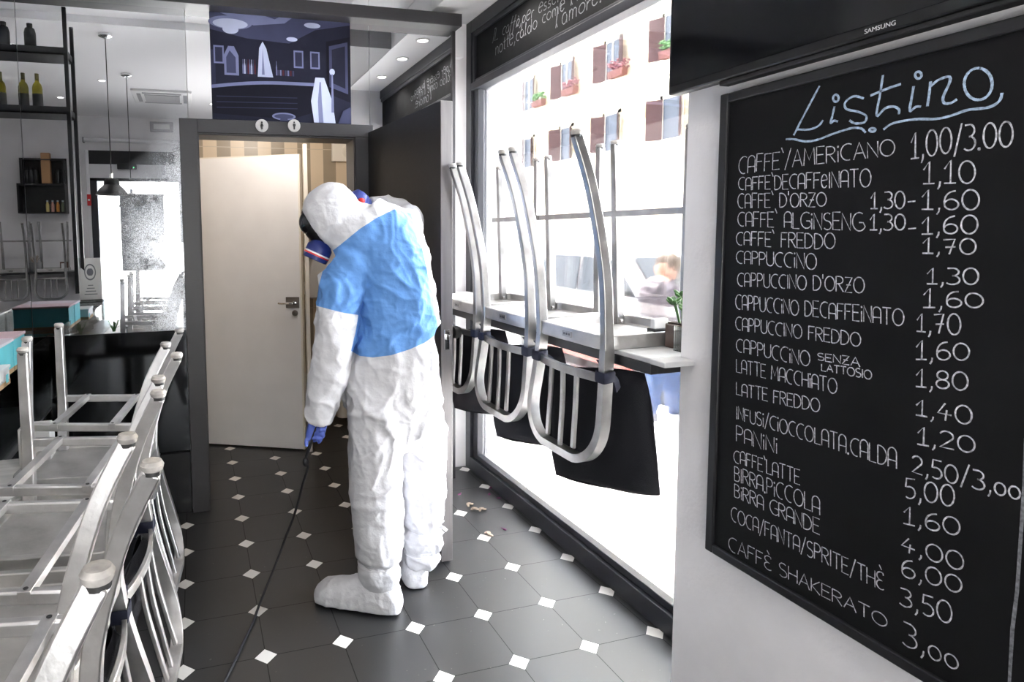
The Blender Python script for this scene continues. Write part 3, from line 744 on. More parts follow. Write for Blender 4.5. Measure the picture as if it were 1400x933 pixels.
g('1', .44, [(0, .62), (.26, 1), (.24, 0)], [(-.02, 0), (.46, .0)])
g('j', .40, [(0, .62), (.26, 1), (.24, 0)], [(.04, 0), (.42, .0)])
g('2', .56, arc(.27, .72, .26, .28, 160, -30, 10) + [(.02, .04), (.56, .0)])
g('3', .54, [(.02, .98)] + arc(.22, .76, .28, .24, 75, -90, 9) + arc(.22, .27, .32, .27, 90, -140, 10))
g('4', .54, [(.30, 1), (.0, .40), (.54, .36)], [(.36, .62), (.30, 0)])
g('5', .54, [(.52, 1), (.1, 1), (.06, .56)] + arc(.25, .30, .28, .30, 110, -130, 11))
g('6', .56, [(.46, .98)] + arc(.42, .42, .40, .54, 100, 180, 6) + arc(.29, .27, .27, .27, 180, 520, 14))
g('7', .54, [(0, .95), (.48, 1), (.24, 0)], [(.08, .46), (.5, .50)])
g('8', .54, arc(.27, .75, .23, .25, 270, -90, 14), arc(.27, .25, .27, .25, 90, 450, 14))
g('o', .46, arc(.23, .3, .23, .3, 90, 450, 16))
# cursive small letters for the panel over the window
g('c', .4, arc(.28, .3, .25, .3, 60, 290, 10)); g('α', .46, arc(.2, .3, .2, .3, 60, 400, 14) + [(.42, .0)]); g('l', .22, [(.02, 0), (.14, 1.0)] + [(.10, 1.05), (.04, .3), (.16, 0)])
g('f', .3, [(.26, 1.0), (.16, 1.05), (.10, .6), (.02, -.42)], [(.0, .56), (.26, .58)])
g('η', .4, [(0, .0), (.38, .34)] + arc(.2, .32, .18, .28, 10, 310, 12), [(.12, .86), (.26, .70)]); g('ρ', .4, [(.03, .6), (.0, -.45)], arc(.18, .3, .18, .28, 160, -160, 12))
g('r', .3, [(.02, .6), (.06, 0)], [(.05, .4), (.16, .58), (.28, .56)]); g('s', .34, arc(.18, .45, .14, .15, 50, 260, 8) + arc(.15, .15, .17, .15, 80, -140, 8))
g('n', .44, [(.02, .6), (.04, 0)], [(.04, .4)] + arc(.22, .4, .16, .2, 170, 0, 8) + [(.40, 0)]); g('t', .3, [(.14, .95), (.12, .05), (.26, .02)], [(.0, .62), (.28, .64)])
g('d', .5, arc(.2, .3, .2, .3, 60, 400, 14), [(.44, 1.0), (.40, 0)]); g('m', .66, [(.02, .6), (.04, 0)], [(.04, .4)] + arc(.17, .4, .12, .2, 170, 0, 6) + [(.30, 0)], [(.30, .4)] + arc(.44, .4, .13, .2, 170, 0, 6) + [(.6, 0)])
g('b', .5, [(.06, 1.05), (.04, 0)], arc(.24, .3, .2, .3, 160, -180, 14)); g('u', .44, [(.02, .6), (.04, .2)] + arc(.2, .2, .16, .2, 180, 340, 8), [(.38, .6), (.40, 0)])
g('J', .24, [(.16, 1.0), (.10, 0), (.02, -.1)], [(.06, 1.0), (.26, 1.02)])

def ribbon(m, pts, w, X, dx):
    """flat chalk stroke on a plane x = X; pts are (y, z)"""
    pts = [Vector(p) for p in pts]
    q = [pts[0]]
    for p in pts[1:]:
        if (p-q[-1]).length > 1e-5: q.append(p)
    if len(q) < 2: return
    n = len(q); a = []
    for i, p in enumerate(q):
        t = (q[min(i+1, n-1)]-q[max(i-1, 0)]).normalized(); nn = Vector((-t.y, t.x))
        k = w/2*(.85+.3*random.random()); a += [(X+dx, p.x+nn.x*k, p.y+nn.y*k), (X+dx, p.x-nn.x*k, p.y-nn.y*k)]
    m.add(a, [(2*i, 2*i+1, 2*i+3, 2*i+2) for i in range(n-1)])
def write(m, text, X, b0, b1, h0, h1, w, gap=.11, jit=.03, dx=-.0006):
    """b0,b1 baseline ends and h0,h1 the capital tops above them, all as pixels measured on the plane x = X"""
    B0, B1, T0, T1 = [onX(*q, X) for q in (b0, b1, h0, h1)]
    B0, B1, T0, T1 = [Vector((p.y, p.z)) for p in (B0, B1, T0, T1)]
    tot = sum(G[c][0]+gap for c in text)-gap; x = 0
    for c in text:
        wd, st = G[c]; jy = random.uniform(-jit, jit); sc = 1+random.uniform(-jit, jit)
        for s in st:
            pts = []
            for a, b in s:
                k = (x+a)/tot; base = B0.lerp(B1, k); up = (T0-B0).lerp(T1-B1, k); pts.append(base+up*(b*sc+jy))
            ribbon(m, pts, w, X, dx); dx -= .0000015
        x += wd+gap
BX = XB-.024
cb = empty('chalkboard_menu', (BX, 1.0, 1.0)); tag(cb, 'large framed chalkboard price list headed Listino on the white wall', 'chalkboard')
cb_T = Matrix.Translation((-BX, -1.0, -1.0))
yl, yr, zb, zt_ = 1.318, -.35, .640, 1.842
m = MB().box(BX, XB-.001, yr, yl, zb, zt_); m.v = [tuple(cb_T @ Vector(v)) for v in m.v]; m.build('board_face', CHALKB, cb, smooth=0)
m = MB(); fw = .024
for a in ((yl-fw, yl, zb, zt_), (yr, yr+fw, zb, zt_)): m.box(BX-.008, BX+.004, *a)
m.box(BX-.008, BX+.004, yr+fw, yl-fw, zb, zb+fw).box(BX-.008, BX+.004, yr+fw, yl-fw, zt_-fw, zt_)
m.v = [tuple(cb_T @ Vector(v)) for v in m.v]; m.build('board_frame', BLKM, cb, bevel=.003)
ITEMS = [("CAFFE`/aMERiCaNO", (1010, 238), (1224, 212), (1011, 214), (1223, 190)),
 ("CAFFE`DECAFFeINATO", (1010, 260), (1191, 256), (1010, 243), (1191, 231)),
 ("CAFFE` D'ORZO", (1009, 285), (1130, 282.5), (1009, 265), (1130, 264)),
 ("CAFFE` ALGiNSENG", (1009, 309), (1180, 316), (1009, 290), (1180, 291)),
 ("CAFFE` FREDDO", (1007, 335), (1142, 341), (1007, 317), (1142, 319)),
 ("CAPPUCCiNO", (1007, 360), (1116.5, 369.5), (1007, 343), (1116.5, 347)),
 ("CAPPUCCINO D'ORZO", (1008.5, 391), (1182, 401), (1008.5, 373), (1182, 380)),
 ("CAPPUCCiNO DECAFFEiNATO", (1006, 422.5), (1236, 446), (1006, 403), (1236, 423)),
 ("CAPPUCCINO FREDDO", (1006, 451), (1177, 474), (1006, 433), (1177, 455)),
 ("CAPPUCCiNO", (1007, 481), (1107.5, 502), (1007, 463), (1107.5, 481)),
 ("SENZa", (1118, 492), (1176, 502), (1118, 482.5), (1176, 489.5)),
 ("LaTTOSIO", (1123.5, 507), (1192, 519), (1123.5, 497.5), (1192, 506.5)),
 ("LATTE MACCHiATO", (1007, 509), (1144.6, 539), (1007, 491), (1144.6, 518)),
 ("LATTE FREDDO", (1007, 540), (1121, 564.5), (1007, 523), (1121, 546)),
 ("INFUSi/CiOCCOLATA.CALDA", (1007, 573), (1226, 641), (1007, 556), (1226, 614)),
 ("PANiNi", (1007, 603), (1063, 621), (1007, 582), (1063, 600)),
 ("CAFFE`LATTE", (1003.5, 632), (1094, 663), (1003.5, 615), (1094, 642)),
 ("BIRRA.PiCCOLA", (1004.5, 657), (1121, 704), (1004.5, 638), (1121, 680)),
 ("BiRRA GRANDE", (1004.5, 680), (1121, 732), (1004.5, 662), (1121, 711)),
 ("COCA/FANTA/SPRITE/THε", (1000, 712), (1208, 808), (1000, 693), (1208, 785)),
 ("CaFFε SHaKERaTO", (996.5, 752), (1213, 860), (996.5, 733), (1213, 843))]
PRICES = [("1,00/3.00", (1246, 217), (1385, 199), (1246, 181), (1385, 164)),
 ("1,10", (1263, 252), (1333.5, 250), (1263, 221), (1333.5, 219)), ("1,30-", (1191, 286), (1253, 286), (1191, 264), (1253, 261)), ("1,60", (1261, 287), (1339, 287), (1261, 260), (1339, 260)),
 ("1,30_", (1190, 315), (1254, 315), (1190, 293), (1254, 293)), ("1,60", (1261, 321), (1337, 319), (1261, 297), (1337, 293)),
 ("1,70", (1262, 347), (1334.5, 348), (1262, 326), (1334.5, 327)), ("1,30", (1268, 388), (1338, 389), (1268, 366), (1338, 366)),
 ("1,60", (1263, 421), (1344.5, 421), (1263, 394), (1344.5, 403)), ("1,70", (1254, 453.5), (1313.6, 459.5), (1254, 429), (1313.6, 431)),
 ("1,60", (1253, 492), (1325.5, 493), (1253, 465), (1325.5, 470)), ("1,80", (1253, 529), (1323.5, 535), (1253, 505), (1323.5, 510)),
 ("1,40", (1253, 568), (1329, 582), (1253, 547), (1329, 556)), ("1,20", (1255, 607), (1333, 620), (1255, 583), (1333, 598)),
 ("2,50/3,oo", (1247, 646), (1395, 685), (1247, 622), (1395, 657)), ("5,00", (1237, 681), (1305, 693), (1237, 654), (1305, 664)),
 ("1,60", (1236, 716), (1312.5, 734), (1236, 692), (1312.5, 710)), ("4,00", (1233, 753), (1317.5, 783), (1233, 733), (1317.5, 758)),
 ("6,00", (1233, 788), (1315, 812), (1233, 763), (1315, 789)), ("3,50", (1231, 827), (1301.5, 855), (1231, 803), (1301.5, 825)),
 ("3,oo", (1235, 882), (1310, 918), (1235, 850), (1310, 888))]
def board_part(m, name, mt):
    m.v = [tuple(cb_T @ Vector(v)) for v in m.v]; return m.build(name, mt, cb, smooth=0)
for t, a, b, c, d in ITEMS:
    m = MB(); write(m, t, BX, a, b, c, d, .0022); board_part(m, 'item_line', CHALK)
for t, a, b, c, d in PRICES:
    m = MB(); write(m, t, BX, a, b, c, d, .0027, gap=.14); board_part(m, 'price_line', CHALK)
# heading traced as strokes
c3 = lambda x, y: (930+x/3.73, 80+y/3.73)
c4 = lambda x, y: (1170+x/3.457, 60+y/3.457)
c8 = lambda x, y: (920+x/1.944, y/1.944)
def ring(c, x, y, rx, ry): return [c(x+rx*math.cos(t), y+ry*math.sin(t)) for t in np.linspace(-1.5, 4.9, 26)]
ST_ = [[c3(712, 140), c3(640, 275), c3(580, 392)], [c3(600, 362), c3(660, 362), c3(705, 345), c3(730, 315)], ring(c3, 795, 203, 14, 18), [c3(788, 245), c3(778, 290), c3(768, 330), c3(785, 318), c3(805, 322)],
 [c3(540, 412), c3(580, 412), c3(640, 423), c3(700, 415), c3(780, 385), c3(858, 360), c4(0, 397), c4(30, 402), c4(48, 420)], ring(c4, 80, 407, 14, 8),
 [c4(132, 405), c4(180, 375), c4(280, 357), c4(380, 355), c4(450, 340), c4(530, 313), c4(630, 300), c4(680, 270), c4(693, 232)],
 [c8(508, 262), c8(482, 256), c8(459, 272), c8(462, 290), c8(492, 297), c8(514, 308), c8(510, 325), c8(485, 328), c8(470, 320)],
 [c4(130, 148), c4(116, 240), c4(100, 340), c4(140, 305), c4(180, 297), c4(205, 310), c4(205, 333)], [c4(70, 245), c4(150, 212), c4(215, 190)],
 ring(c4, 297, 148, 15, 16), [c4(275, 200), c4(265, 260), c4(257, 318), c4(285, 298), c4(310, 297)], [c4(355, 178), c4(348, 240), c4(340, 295)],
 [c4(357, 200), c4(390, 172), c4(440, 155), c4(446, 180), c4(415, 250), c4(420, 280), c4(450, 280), c4(480, 262)], ring(c4, 580, 190, 66, 75)]
m = MB()
for s in ST_:
    pts = [onX(*q, BX) for q in s]; pts = crom([Vector((p.y, p.z, 0)) for p in pts], 5)
    ribbon(m, [(p.x, p.y) for p in pts], .0044, BX, -.0008)
part_label(board_part(m, 'title_lettering', CHALKBL), 'blue white chalk heading Listino')
m = MB(); pts = [onX(*q, BX) for q in ((1403, 600), (1401, 663), (1397, 720), (1391, 808), (1384.5, 861), (1380.5, 932), (1376, 990))]
ribbon(m, [(p.y, p.z) for p in pts], .005, BX, -.0008); board_part(m, 'divider_stroke', CHALKF)

# chalk writing on the panel above the window (belongs to the window header)
hz = lambda x, y: (630+x/3.588, y/3.588)
m = MB(); HX = XW+.022
write(m, "JL cαffη,ρer essere buono", HX, hz(155, 205), hz(700, -125), hz(165, 140), hz(700, -185), .0045)
write(m, "notte,cαldo come l'inferno", HX, hz(170, 272), hz(760, -120), hz(172, 208), hz(760, -190), .0045)
write(m, "l'αmore.", HX, hz(465, 140), hz(690, 8), hz(470, 40), hz(700, -60), .005)
part_label(m.build('header_lettering', CHALKF, hp, smooth=0), 'faint chalk lettering').__setitem__('kind', 'structure')

# ================================================================ TELEVISION
tv = empty('television', (1.31, .8, 1.87)); tag(tv, 'black flat television mounted above the chalkboard', 'television')
T_ = Matrix.Rotation(math.radians(0), 4, 'X')
MB().box(-.035, .0, -.62, .668, 0, .80).build('tv_housing', mat('tv plastic', (.006, .006, .007), .35), tv, bevel=.004)
MB().box(-.037, -.035, -.61, .658, .022, .79).build('screen', mat('tv screen', (.003, .003, .004), .1), tv, smooth=0)
MB().box(-.03, .0, -.4, .50, -.012, .0).build('lower_vent', BLACK, tv, bevel=.003)
MB().box(.0, .025, -.3, .3, .2, .6).build('wall_bracket', BLKM, tv)
cu = bpy.data.curves.new('brand_text', 'FONT'); cu.body = 'SAMSUNG'; cu.size = .0125; cu.extrude = .0002; cu.align_x = 'CENTER'
to = bpy.data.objects.new('tmp_text', cu); COL.objects.link(to); bpy.context.view_layer.update()
me = bpy.data.meshes.new_from_object(to.evaluated_get(bpy.context.evaluated_depsgraph_get())); bpy.data.objects.remove(to)
me.materials.clear(); me.materials.append(mat('silver lettering', (.6, .6, .62), .4))
p = onX(1202, 48.5, 1.272)
o = bpy.data.objects.new('brand_lettering', me); COL.objects.link(o); o.parent = tv
o.location = (-.0375, p.y-.8, .007); o.rotation_euler = (PI/2, 0, -PI/2)

# ================================================================ SHELF PLANT
p = (1.44, 1.555, 1.139)
r = empty('potted_succulent', p); tag(r, 'small succulent in a brown square pot at the near end of the window shelf', 'plant')
MB().box(-.042, .042, -.042, .042, 0, .075).build('pot', mat('brown glass pot', (.10, .065, .055), .2), r, bevel=.004)
MB().box(-.036, .036, -.036, .036, .075, .079).build('soil', SOIL, r)
m = MB(); random.seed(3)
for k in range(5):
    a = k*1.3; bx, by = .018*math.cos(a), .018*math.sin(a); hgt = .05+.035*((k*2) % 3)/2
    tip = Vector((bx*2.0, by*2.0, .078+hgt)); m.tube([(bx, by, .076), tip], .004, 8)
    for j in range(6):
        b = j*PI/3+k; c = tip+Vector((.012*math.cos(b), .012*math.sin(b), -.004+.008*(j % 2)))
        m.ell(c, .014, .008, .005, 10, 6, (Matrix.Rotation(b, 3, 'Z') @ Matrix.Rotation(-.7, 3, 'Y')))
m.build('leaves', GREEN, r)
r = empty('napkin_dispenser', (1.40, 1.625, 1.139)); tag(r, 'small black holder with white napkins between plant and stool', 'napkin holder')
MB().box(-.03, .03, -.018, .018, 0, .055).build('holder', BLACK, r, bevel=.003)
MB().box(-.022, .03, -.008, .012, .05, .085).build('napkins', WPL, r, bevel=.003)
r = empty('card_stand', (1.42, 1.50, 1.139)); tag(r, 'clear acrylic card stand in front of the succulent pot', 'card holder')
MB().box(-.04, -.037, -.03, .04, 0, .075).box(-.04, 0, -.03, .04, 0, .003).build('acrylic_sheet', DGLASS, r)

# ================================================================ FLOOR DEBRIS
random.seed(8)
deb = [(643, 692, 's'), (650, 698, 's'), (660, 699, 's'), (669, 732, 's'), (628, 677, 'p'), (669, 677, 'p'), (682, 682, 'p'), (671, 668, 'p'), (690, 725, 'p')]
for u, v, k in deb:
    q = onZ(u, v, .0); M_ = Matrix.Rotation(random.uniform(0, 3), 3, 'Z')
    m = MB()
    if k == 's':
        pts = crom([(-.022, 0, .004), (-.008, .010, .012), (.01, -.004, .010), (.024, .006, .005)], 5)
        m.bar([M_ @ Vector(t) for t in pts], .016, .005, scale=[.5+math.sin(PI*i/(len(pts)-1))*.7 for i in range(len(pts))])
        o = m.build('dry_leaf', SHELL, loc=q); tag(o, 'curled pale dry leaf lying on the floor by the window', 'leaf', 'fallen leaves by the window')
    else:
        m.ell((0, 0, .004), .012, .007, .004, 10, 6, M_); m.bar([(0, 0, .004), M_ @ Vector((.018, .006, .007))], .004, .002)
        o = m.build('fallen_petal', PETAL, loc=q); tag(o, 'tiny purple petal lying on the floor by the window', 'petal', 'fallen petals by the window')

# ================================================================ BAR COUNTER (left)
r = empty('bar_counter', (-.72, 1.15, 0)); tag(r, 'dark bar counter with a glass front along the left edge', 'bar counter')
Lc = 3.39-1.15
MB().box(-.60, -.02, 0, Lc, 0, .64).build('counter_base', PLINTH, r, smooth=0)
MB().box(-.60, .01, 0, Lc, .64, .665).build('counter_ledge', mat('dark steel ledge', (.08, .08, .085), .3), r, bevel=.002)
MB().box(-.004, .004, 0, Lc, .665, .955).box(-.60, .0, -.004, .004, .665, .955).build('glass_front', DGLASS, r, smooth=0)
part_label(MB().box(.012, .020, 1.80, Lc, .665, 1.016).build('glass_screen', DGLASS, r, smooth=0), 'upright glass end screen')
MB().box(-.30, -.012, .3, 1.45, .667, .82).mat(0).box(-.32, -.008, .28, 1.47, .82, .84).build('wooden_tray', WOOD, r, bevel=.002)
MB().box(-.62, .006, -.006, Lc, .955, .965).build('glass_top', DGLASS, r, smooth=0)
MB().box(-.62, -.60, 0, Lc, .64, .97).build('back_panel', STEELD, r)
# card boxes on it
def carton(x0, x1, y0, y1, z0, h, label, sidem, topm):
    r = empty('carton', ((x0+x1)/2, (y0+y1)/2, z0)); tag(r, label, 'box')
    w, d = (x1-x0)/2, (y1-y0)/2
    MB().box(-w, w, -d, d, 0, h).build('box_body', sidem, r, bevel=.002)
    part_label(MB().box(-w-.004, w+.004, -d-.004, d+.004, h-.003, h+.008).build('box_lid', topm, r, bevel=.002), 'pale lid')
    part_label(MB().box(-w-.001, w+.001, -d-.001, d+.001, .0, .018).build('box_rim', mat('kraft card', (.45, .30, .17), .7), r), 'brown cardboard rim')
    return r
zt0 = .9655
carton(-1.0, -.710, 2.78, 2.95, zt0, .128, 'turquoise cardboard box with a pink lid, the farther one on the counter', TURQ, PINK)
carton(-1.0, -.710, 2.58, 2.765, zt0, .125, 'turquoise cardboard box with a mauve lid, the nearer one on the counter', TURQ, mat('pale mauve card', (.70, .62, .68), .6))
b = carton(-.85, -.668, 2.36, 2.54, zt0, .062, 'white printed carton in front of the turquoise boxes', WPL, WPL)
m = MB()
for k in range(5): m.box(.0916, .0925, -.05+.012*k, -.044+.012*k, .018, .022+.006*(k % 2))
m.build('printing', mat('grey ink', (.35, .36, .38), .6), b, smooth=0); MB().box(.0916, .0925, .04, .07, .01, .04).build('colour_patch', TURQ, b, smooth=0)
r = empty('napkin_box', (-.55, 2.37, TZ)); tag(r, 'pale box standing between the table and the mirror', 'box')
MB().box(-.05, .05, -.04, .04, 0, .13).box(-.045, .045, -.035, .035, .13, .135).build('box_body', MARB, r, bevel=.004)
r = empty('table_plant', (-.60, 1.86, TZ)); tag(r, 'tiny green plant on the table between the upturned chair legs', 'plant')
MB().lathe([(.02, 0), (.026, .045), (.022, .045), (.02, .04)], 16).build('pot', BLACK, r)
m = MB()
for k in range(9):
    a = k*.7; m.bar(crom([(0, 0, .04), (.015*math.cos(a), .015*math.sin(a), .09), (.04*math.cos(a), .04*math.sin(a), .11+.02*(k % 3))], 4), .010, .002)
m.build('leaves', GREEN, r)

# ================================================================ THINGS SEEN IN THE MIRROR (they stand behind / left of the camera)
def V(u, v, Yr):      # room position whose mirror image is seen at this measured point, for a thing at depth Yr
    q = onY(u, v, 2*D-Yr); return Vector((q.x, Yr, q.z))
# suspended bottle shelving over the counter
sy0, sy1 = 1.20, 1.49
r = empty('bottle_rack', (-.90, 1.2, 3.2)); tag(r, 'black steel rack hanging over the counter, reflected in the left mirror', 'rack')
for (x, y) in ((-.90, sy0), (-.90, sy1), (-2.2, sy0), (-2.2, sy1)):
    MB().box(x+.90-.014, x+.90+.014, y-1.2-.014, y-1.2+.014, -2.15, .06).build('post', BLKM, r)
for z in (2.905, 2.455):
    MB().box(-1.3, .0, 0, .29, z-3.2, z-3.2+.012).mat(0).box(-1.3, .0, .275, .29, z-3.2, z-3.2+.055).box(-1.3, .0, 0, .015, z-3.2, z-3.2+.055).box(-.015, 0, 0, .29, z-3.2, z-3.2+.055).build('rack_shelf', BLKM, r)
def wine(name, loc, label, group, kind):
    r = empty(name, loc); tag(r, label, 'bottle', group)
    if kind == 'w':
        MB().lathe([(0, 0), (.036, .002), (.037, .19), (.030, .215), (.015, .235), (.0135, .295), (0, .295)], 20).build('bottle_body', WINE, r)
        MB().lathe([(.0376, .03), (.0376, .14)], 20, cap=False).build('bottle_label', LABELB, r)
        MB().lathe([(.0145, .245), (.015, .298), (0, .299)], 16).build('capsule', mat('olive capsule', (.10, .09, .02), .4), r)
    else:
        MB().lathe([(0, 0), (.042, .002), (.043, .15), (.034, .185), (.020, .195), (.020, .215), (0, .215)], 20).build('bottle_body', WINED, r)
        MB().lathe([(.021, .195), (.022, .222), (0, .223)], 16).build('bottle_cap', BLACK, r)
for i, u in enumerate((2, 33, 52)):
    q = V(u, 140, 1.42); wine('wine_bottle', (q.x, 1.42, 2.468), ('leftmost of the three yellow green wine bottles reflected on the lower rack shelf', 'middle of the three yellow green wine bottles on the lower rack shelf', 'right one of the three yellow green wine bottles on the lower rack shelf')[i], 'wine bottles on the rack', 'w')
for i, u in enumerate((5, 41)):
    q = V(u, 50, 1.42); wine('dark_bottle', (q.x, 1.42, 2.918), ('left dark stubby bottle on the upper rack shelf', 'right dark stubby bottle on the upper rack shelf')[i], 'dark bottles on the rack', 'd')
# pendants
for i, (u, v, Yr, lb) in enumerate(((153, 258, 1.09, 'nearer dark pendant lamp reflected in the misted mirror'), (180, 276, -.25, 'farther dark pendant lamp reflected through the mist'))):
    q = V(u, v, Yr); r = empty('pendant_lamp', (q.x, Yr, 3.2)); tag(r, lb, 'pendant lamp', 'pendant lamps')
    zl = q.z-3.2
    MB().lathe([(.055, 0), (.055, -.02), (.02, -.035), (0, -.036)], 24).build('ceiling_rose', CHROME, r)
    MB().tube([(0, 0, -.03), (0, 0, zl+.11)], .004, 8).build('cord', BLACK, r)
    MB().lathe([(.016, zl+.13), (.016, zl+.085)], 14).build('lamp_holder', CHROME, r)
    MB().lathe([(.018, zl+.09), (.05, zl+.083), (.062, zl+.06), (.066, zl+.03), (.10, zl-.005), (.130, zl-.045), (.132, zl-.055), (.127, zl-.055), (.096, zl-.008), (.06, zl+.03), (.0, zl+.07)], 32, cap=False).build('lamp_shade', BLACK, r)
# air conditioning cassette
r = empty('air_conditioner', (-.30, -1.25, 3.2)); tag(r, 'white ceiling air conditioning cassette reflected in the mirror', 'air conditioner')
MB().box(-.34, .34, -.34, .34, -.03, 0).build('cover', WPL, r, bevel=.006)
m = MB()
for k in range(9): m.box(-.2, .2, -.2+.045*k, -.175+.045*k, -.042, -.03)
m.build('grille', mat('grille grey', (.45, .45, .46), .5), r)
for a in range(4): MB().box(-.22, .22, .24, .285, -.036, -.028, Matrix.Rotation(a*PI/2, 4, 'Z')).build('flap', GREYP, r)
# front wall fittings
def FW(u, v): return V(u, v, YF+.01)
a, b = FW(207, 170), FW(235, 178)
r = empty('emergency_light', ((a.x+b.x)/2, YF, (a.z+b.z)/2)); tag(r, 'grey emergency light above the entrance reflected in the mirror', 'emergency light')
MB().box(-.16, .16, 0, .05, -.07, .07).build('housing', mat('grey plastic', (.42, .42, .43), .5), r, bevel=.005)
MB().box(-.11, .11, .05, .054, -.035, .035).build('diffuser', WPL, r)
r = empty('roller_blind', (-.1, YF+.07, 2.86)); tag(r, 'rolled up blind case above the entrance reflected in the mirror', 'blind')
m = MB().tube([(-1.33, 0, 0), (1.1, 0, 0)], .03, 14); m.build('roller', WF, r)
MB().box(-1.35, -1.33, -.07, .035, -.035, .035).box(1.1, 1.12, -.07, .035, -.035, .035).build('bracket', GREYP, r)
r = empty('door_sensor', (-.88, YF+.055, 2.50)); tag(r, 'black door sensor with a green light over the entrance', 'sensor')
MB().box(-.13, .13, -.01, .04, -.04, .04).build('sensor_housing', BLACK, r, bevel=.004)
MB().box(.085, .10, .04, .043, -.022, -.010).build('indicator', emit('green led', (.1, 1, .3), 2.0), r)
r = empty('alarm_button', (-1.40, YF+.06, 2.02)); tag(r, 'small red alarm box on the white casing of the entrance', 'alarm')
MB().box(-.025, .025, -.012, .03, -.08, .08).build('alarm_case', RED, r, bevel=.004)
MB().lathe([(.014, 0), (.014, .01), (0, .012)], 14, Matrix.Translation((0, .03, 0)) @ Matrix.Rotation(-PI/2, 4, 'X')).build('button', WPL, r)
r = empty('door_poster', (-.70, YF+.03, 1.55)); tag(r, 'large dark sheet fixed to the entrance glass, behind the mist', 'poster')
MB().box(-.30, .30, -.004, .004, -.55, .55).build('sheet', mat('dark poster', (.05, .055, .065), .5), r)
MB().box(-.31, .31, .0, .008, .53, .56).build('hanging_strip', BLKM, r)
# black wall box with bottles
r = empty('wall_cabinet', (-1.98, YF, 1.85)); tag(r, 'black open wall cabinet with bottles reflected at the far left', 'cabinet')
m = MB().box(-.30, .30, 0, .015, -.02, .75).box(-.30, .30, 0, .22, -.02, .0).box(-.30, .30, 0, .22, .36, .385).box(-.30, -.28, 0, .22, 0, .36).box(.28, .30, 0, .22, 0, .36).box(-.24, -.225, .0, .2, .385, .72).box(.275, .29, 0, .2, .385, .72).box(-.24, .29, 0, .2, .705, .72)
m.build('cabinet_body', BLACK, r)
for i, x in enumerate((-2.18, -2.12, -2.06, -1.78, -1.72)):
    wine('shelf_bottle', (x, YF+.11, 2.237), '%s dark bottle on top of the black wall cabinet' % ('first', 'second', 'third', 'fourth', 'fifth')[i], 'bottles on the black wall cabinet', 'd')
r = empty('wooden_box', (-1.92, YF+.12, 2.237)); tag(r, 'upright wooden wine box between bottles on the black cabinet', 'box')
MB().box(-.055, .055, -.05, .05, 0, .42).build('box_body', mat('pine box', (.42, .22, .10), .6, var=.3, stretch=(1, 1, .2)), r, bevel=.003)
MB().box(-.055, .055, .05, .054, .01, .41).build('sliding_lid', mat('pine lid', (.50, .28, .13), .6), r)
for i in range(4):
    r = empty('juice_bottle', (-1.93+.065*i, YF+.12, 1.8505)); tag(r, '%s small juice bottle inside the black cabinet' % ('first', 'second', 'third', 'last')[i], 'bottle', 'juice bottles in the cabinet')
    MB().lathe([(0, 0), (.022, .001), (.023, .10), (.012, .13), (.012, .15), (0, .15)], 16).build('bottle_body', mat('juice %d' % i, ((.6, .5, .2), (.55, .3, .25), (.6, .25, .05), (.15, .18, .12))[i], .3), r)
    MB().lathe([(.0135, .14), (.0135, .16), (0, .16)], 12).build('bottle_cap', mat('pale cap', (.5, .6, .65), .5), r)
# shelf of the front wall with stools, pot, frame
r = empty('entrance_shelf', (-2.1, YF, 1.03)); tag(r, 'narrow shelf on the entrance wall reflected at the far left', 'shelf')
MB().box(-.62, .62, 0, .38, -.03, 0).build('shelf_slab', mat('dark shelf', (.08, .08, .085), .4), r)
MB().box(-.55, -.52, 0, .3, -.2, -.03).box(.52, .55, 0, .3, -.2, -.03).build('bracket', BLKM, r)
for i, x in enumerate((-2.35, -1.87)):
    c = copy_tree(ST); c['label'] = 'upturned aluminium stool on the entrance shelf, the %s one in the mirror' % ('left', 'right')[i]; c['group'] = 'stools turned over on the entrance shelf'
    invert(c, x, YF+.24, 1.031, PI, 0)
r = empty('shelf_pot', (-2.08, YF+.32, 1.031)); tag(r, 'round pale pot with dry twigs on the entrance shelf', 'plant')
MB().lathe([(0, 0), (.05, .003), (.075, .07), (.08, .13), (.07, .13), (.06, .1)], 24).build('pot', GREYP, r)
m = MB(); random.seed(5)
for k in range(16):
    a = k*.9; m.tube([(0, 0, .1), (.07*math.cos(a)*random.random(), .07*math.sin(a)*random.random(), .17+.06*random.random())], .004, 6)
m.build('twigs', SHELL, r)
r = empty('photo_frame', (-1.72, YF+.33, 1.031)); tag(r, 'small brown photo frame on the entrance shelf', 'frame')
MB().box(-.05, .05, -.01, .01, 0, .13).build('frame', mat('brown frame', (.10, .045, .025), .5), r, bevel=.003)
MB().box(-.035, .035, .01, .012, .02, .11).build('picture', WPL, r)
# card with an emblem at the end of the counter
r = empty('menu_card', (-.84, 1.24, .966)); r.rotation_euler = (math.radians(8), 0, math.radians(-8)); tag(r, 'tall pale card with an oval emblem on the counter end, seen in the mirror', 'card')
MB().box(-.085, .085, -.003, .003, 0, .36).build('card_sheet', mat('pale grey card', (.50, .51, .53), .5), r)
m = MB()
rs = [[Vector((k*.045*math.cos(t), yy, .24+k*.07*math.sin(t))) for t in np.linspace(0, 2*PI, 28, endpoint=False)] for k, yy in ((1, .0035), (.82, .0035))]
m.rings(rs, cap=False); m.ell((0, .0032, .24), .026, .001, .035, 14, 6)
for k in range(4): m.box(-.05+.01*k, .05-.01*k, .003, .0038, .05+.025*k, .057+.025*k)
m.build('emblem', mat('emblem ink', (.12, .13, .16), .6), r, smooth=0)
MB().box(-.10, .10, -.05, .05, -.0, .006).build('card_foot', BLKM, r)

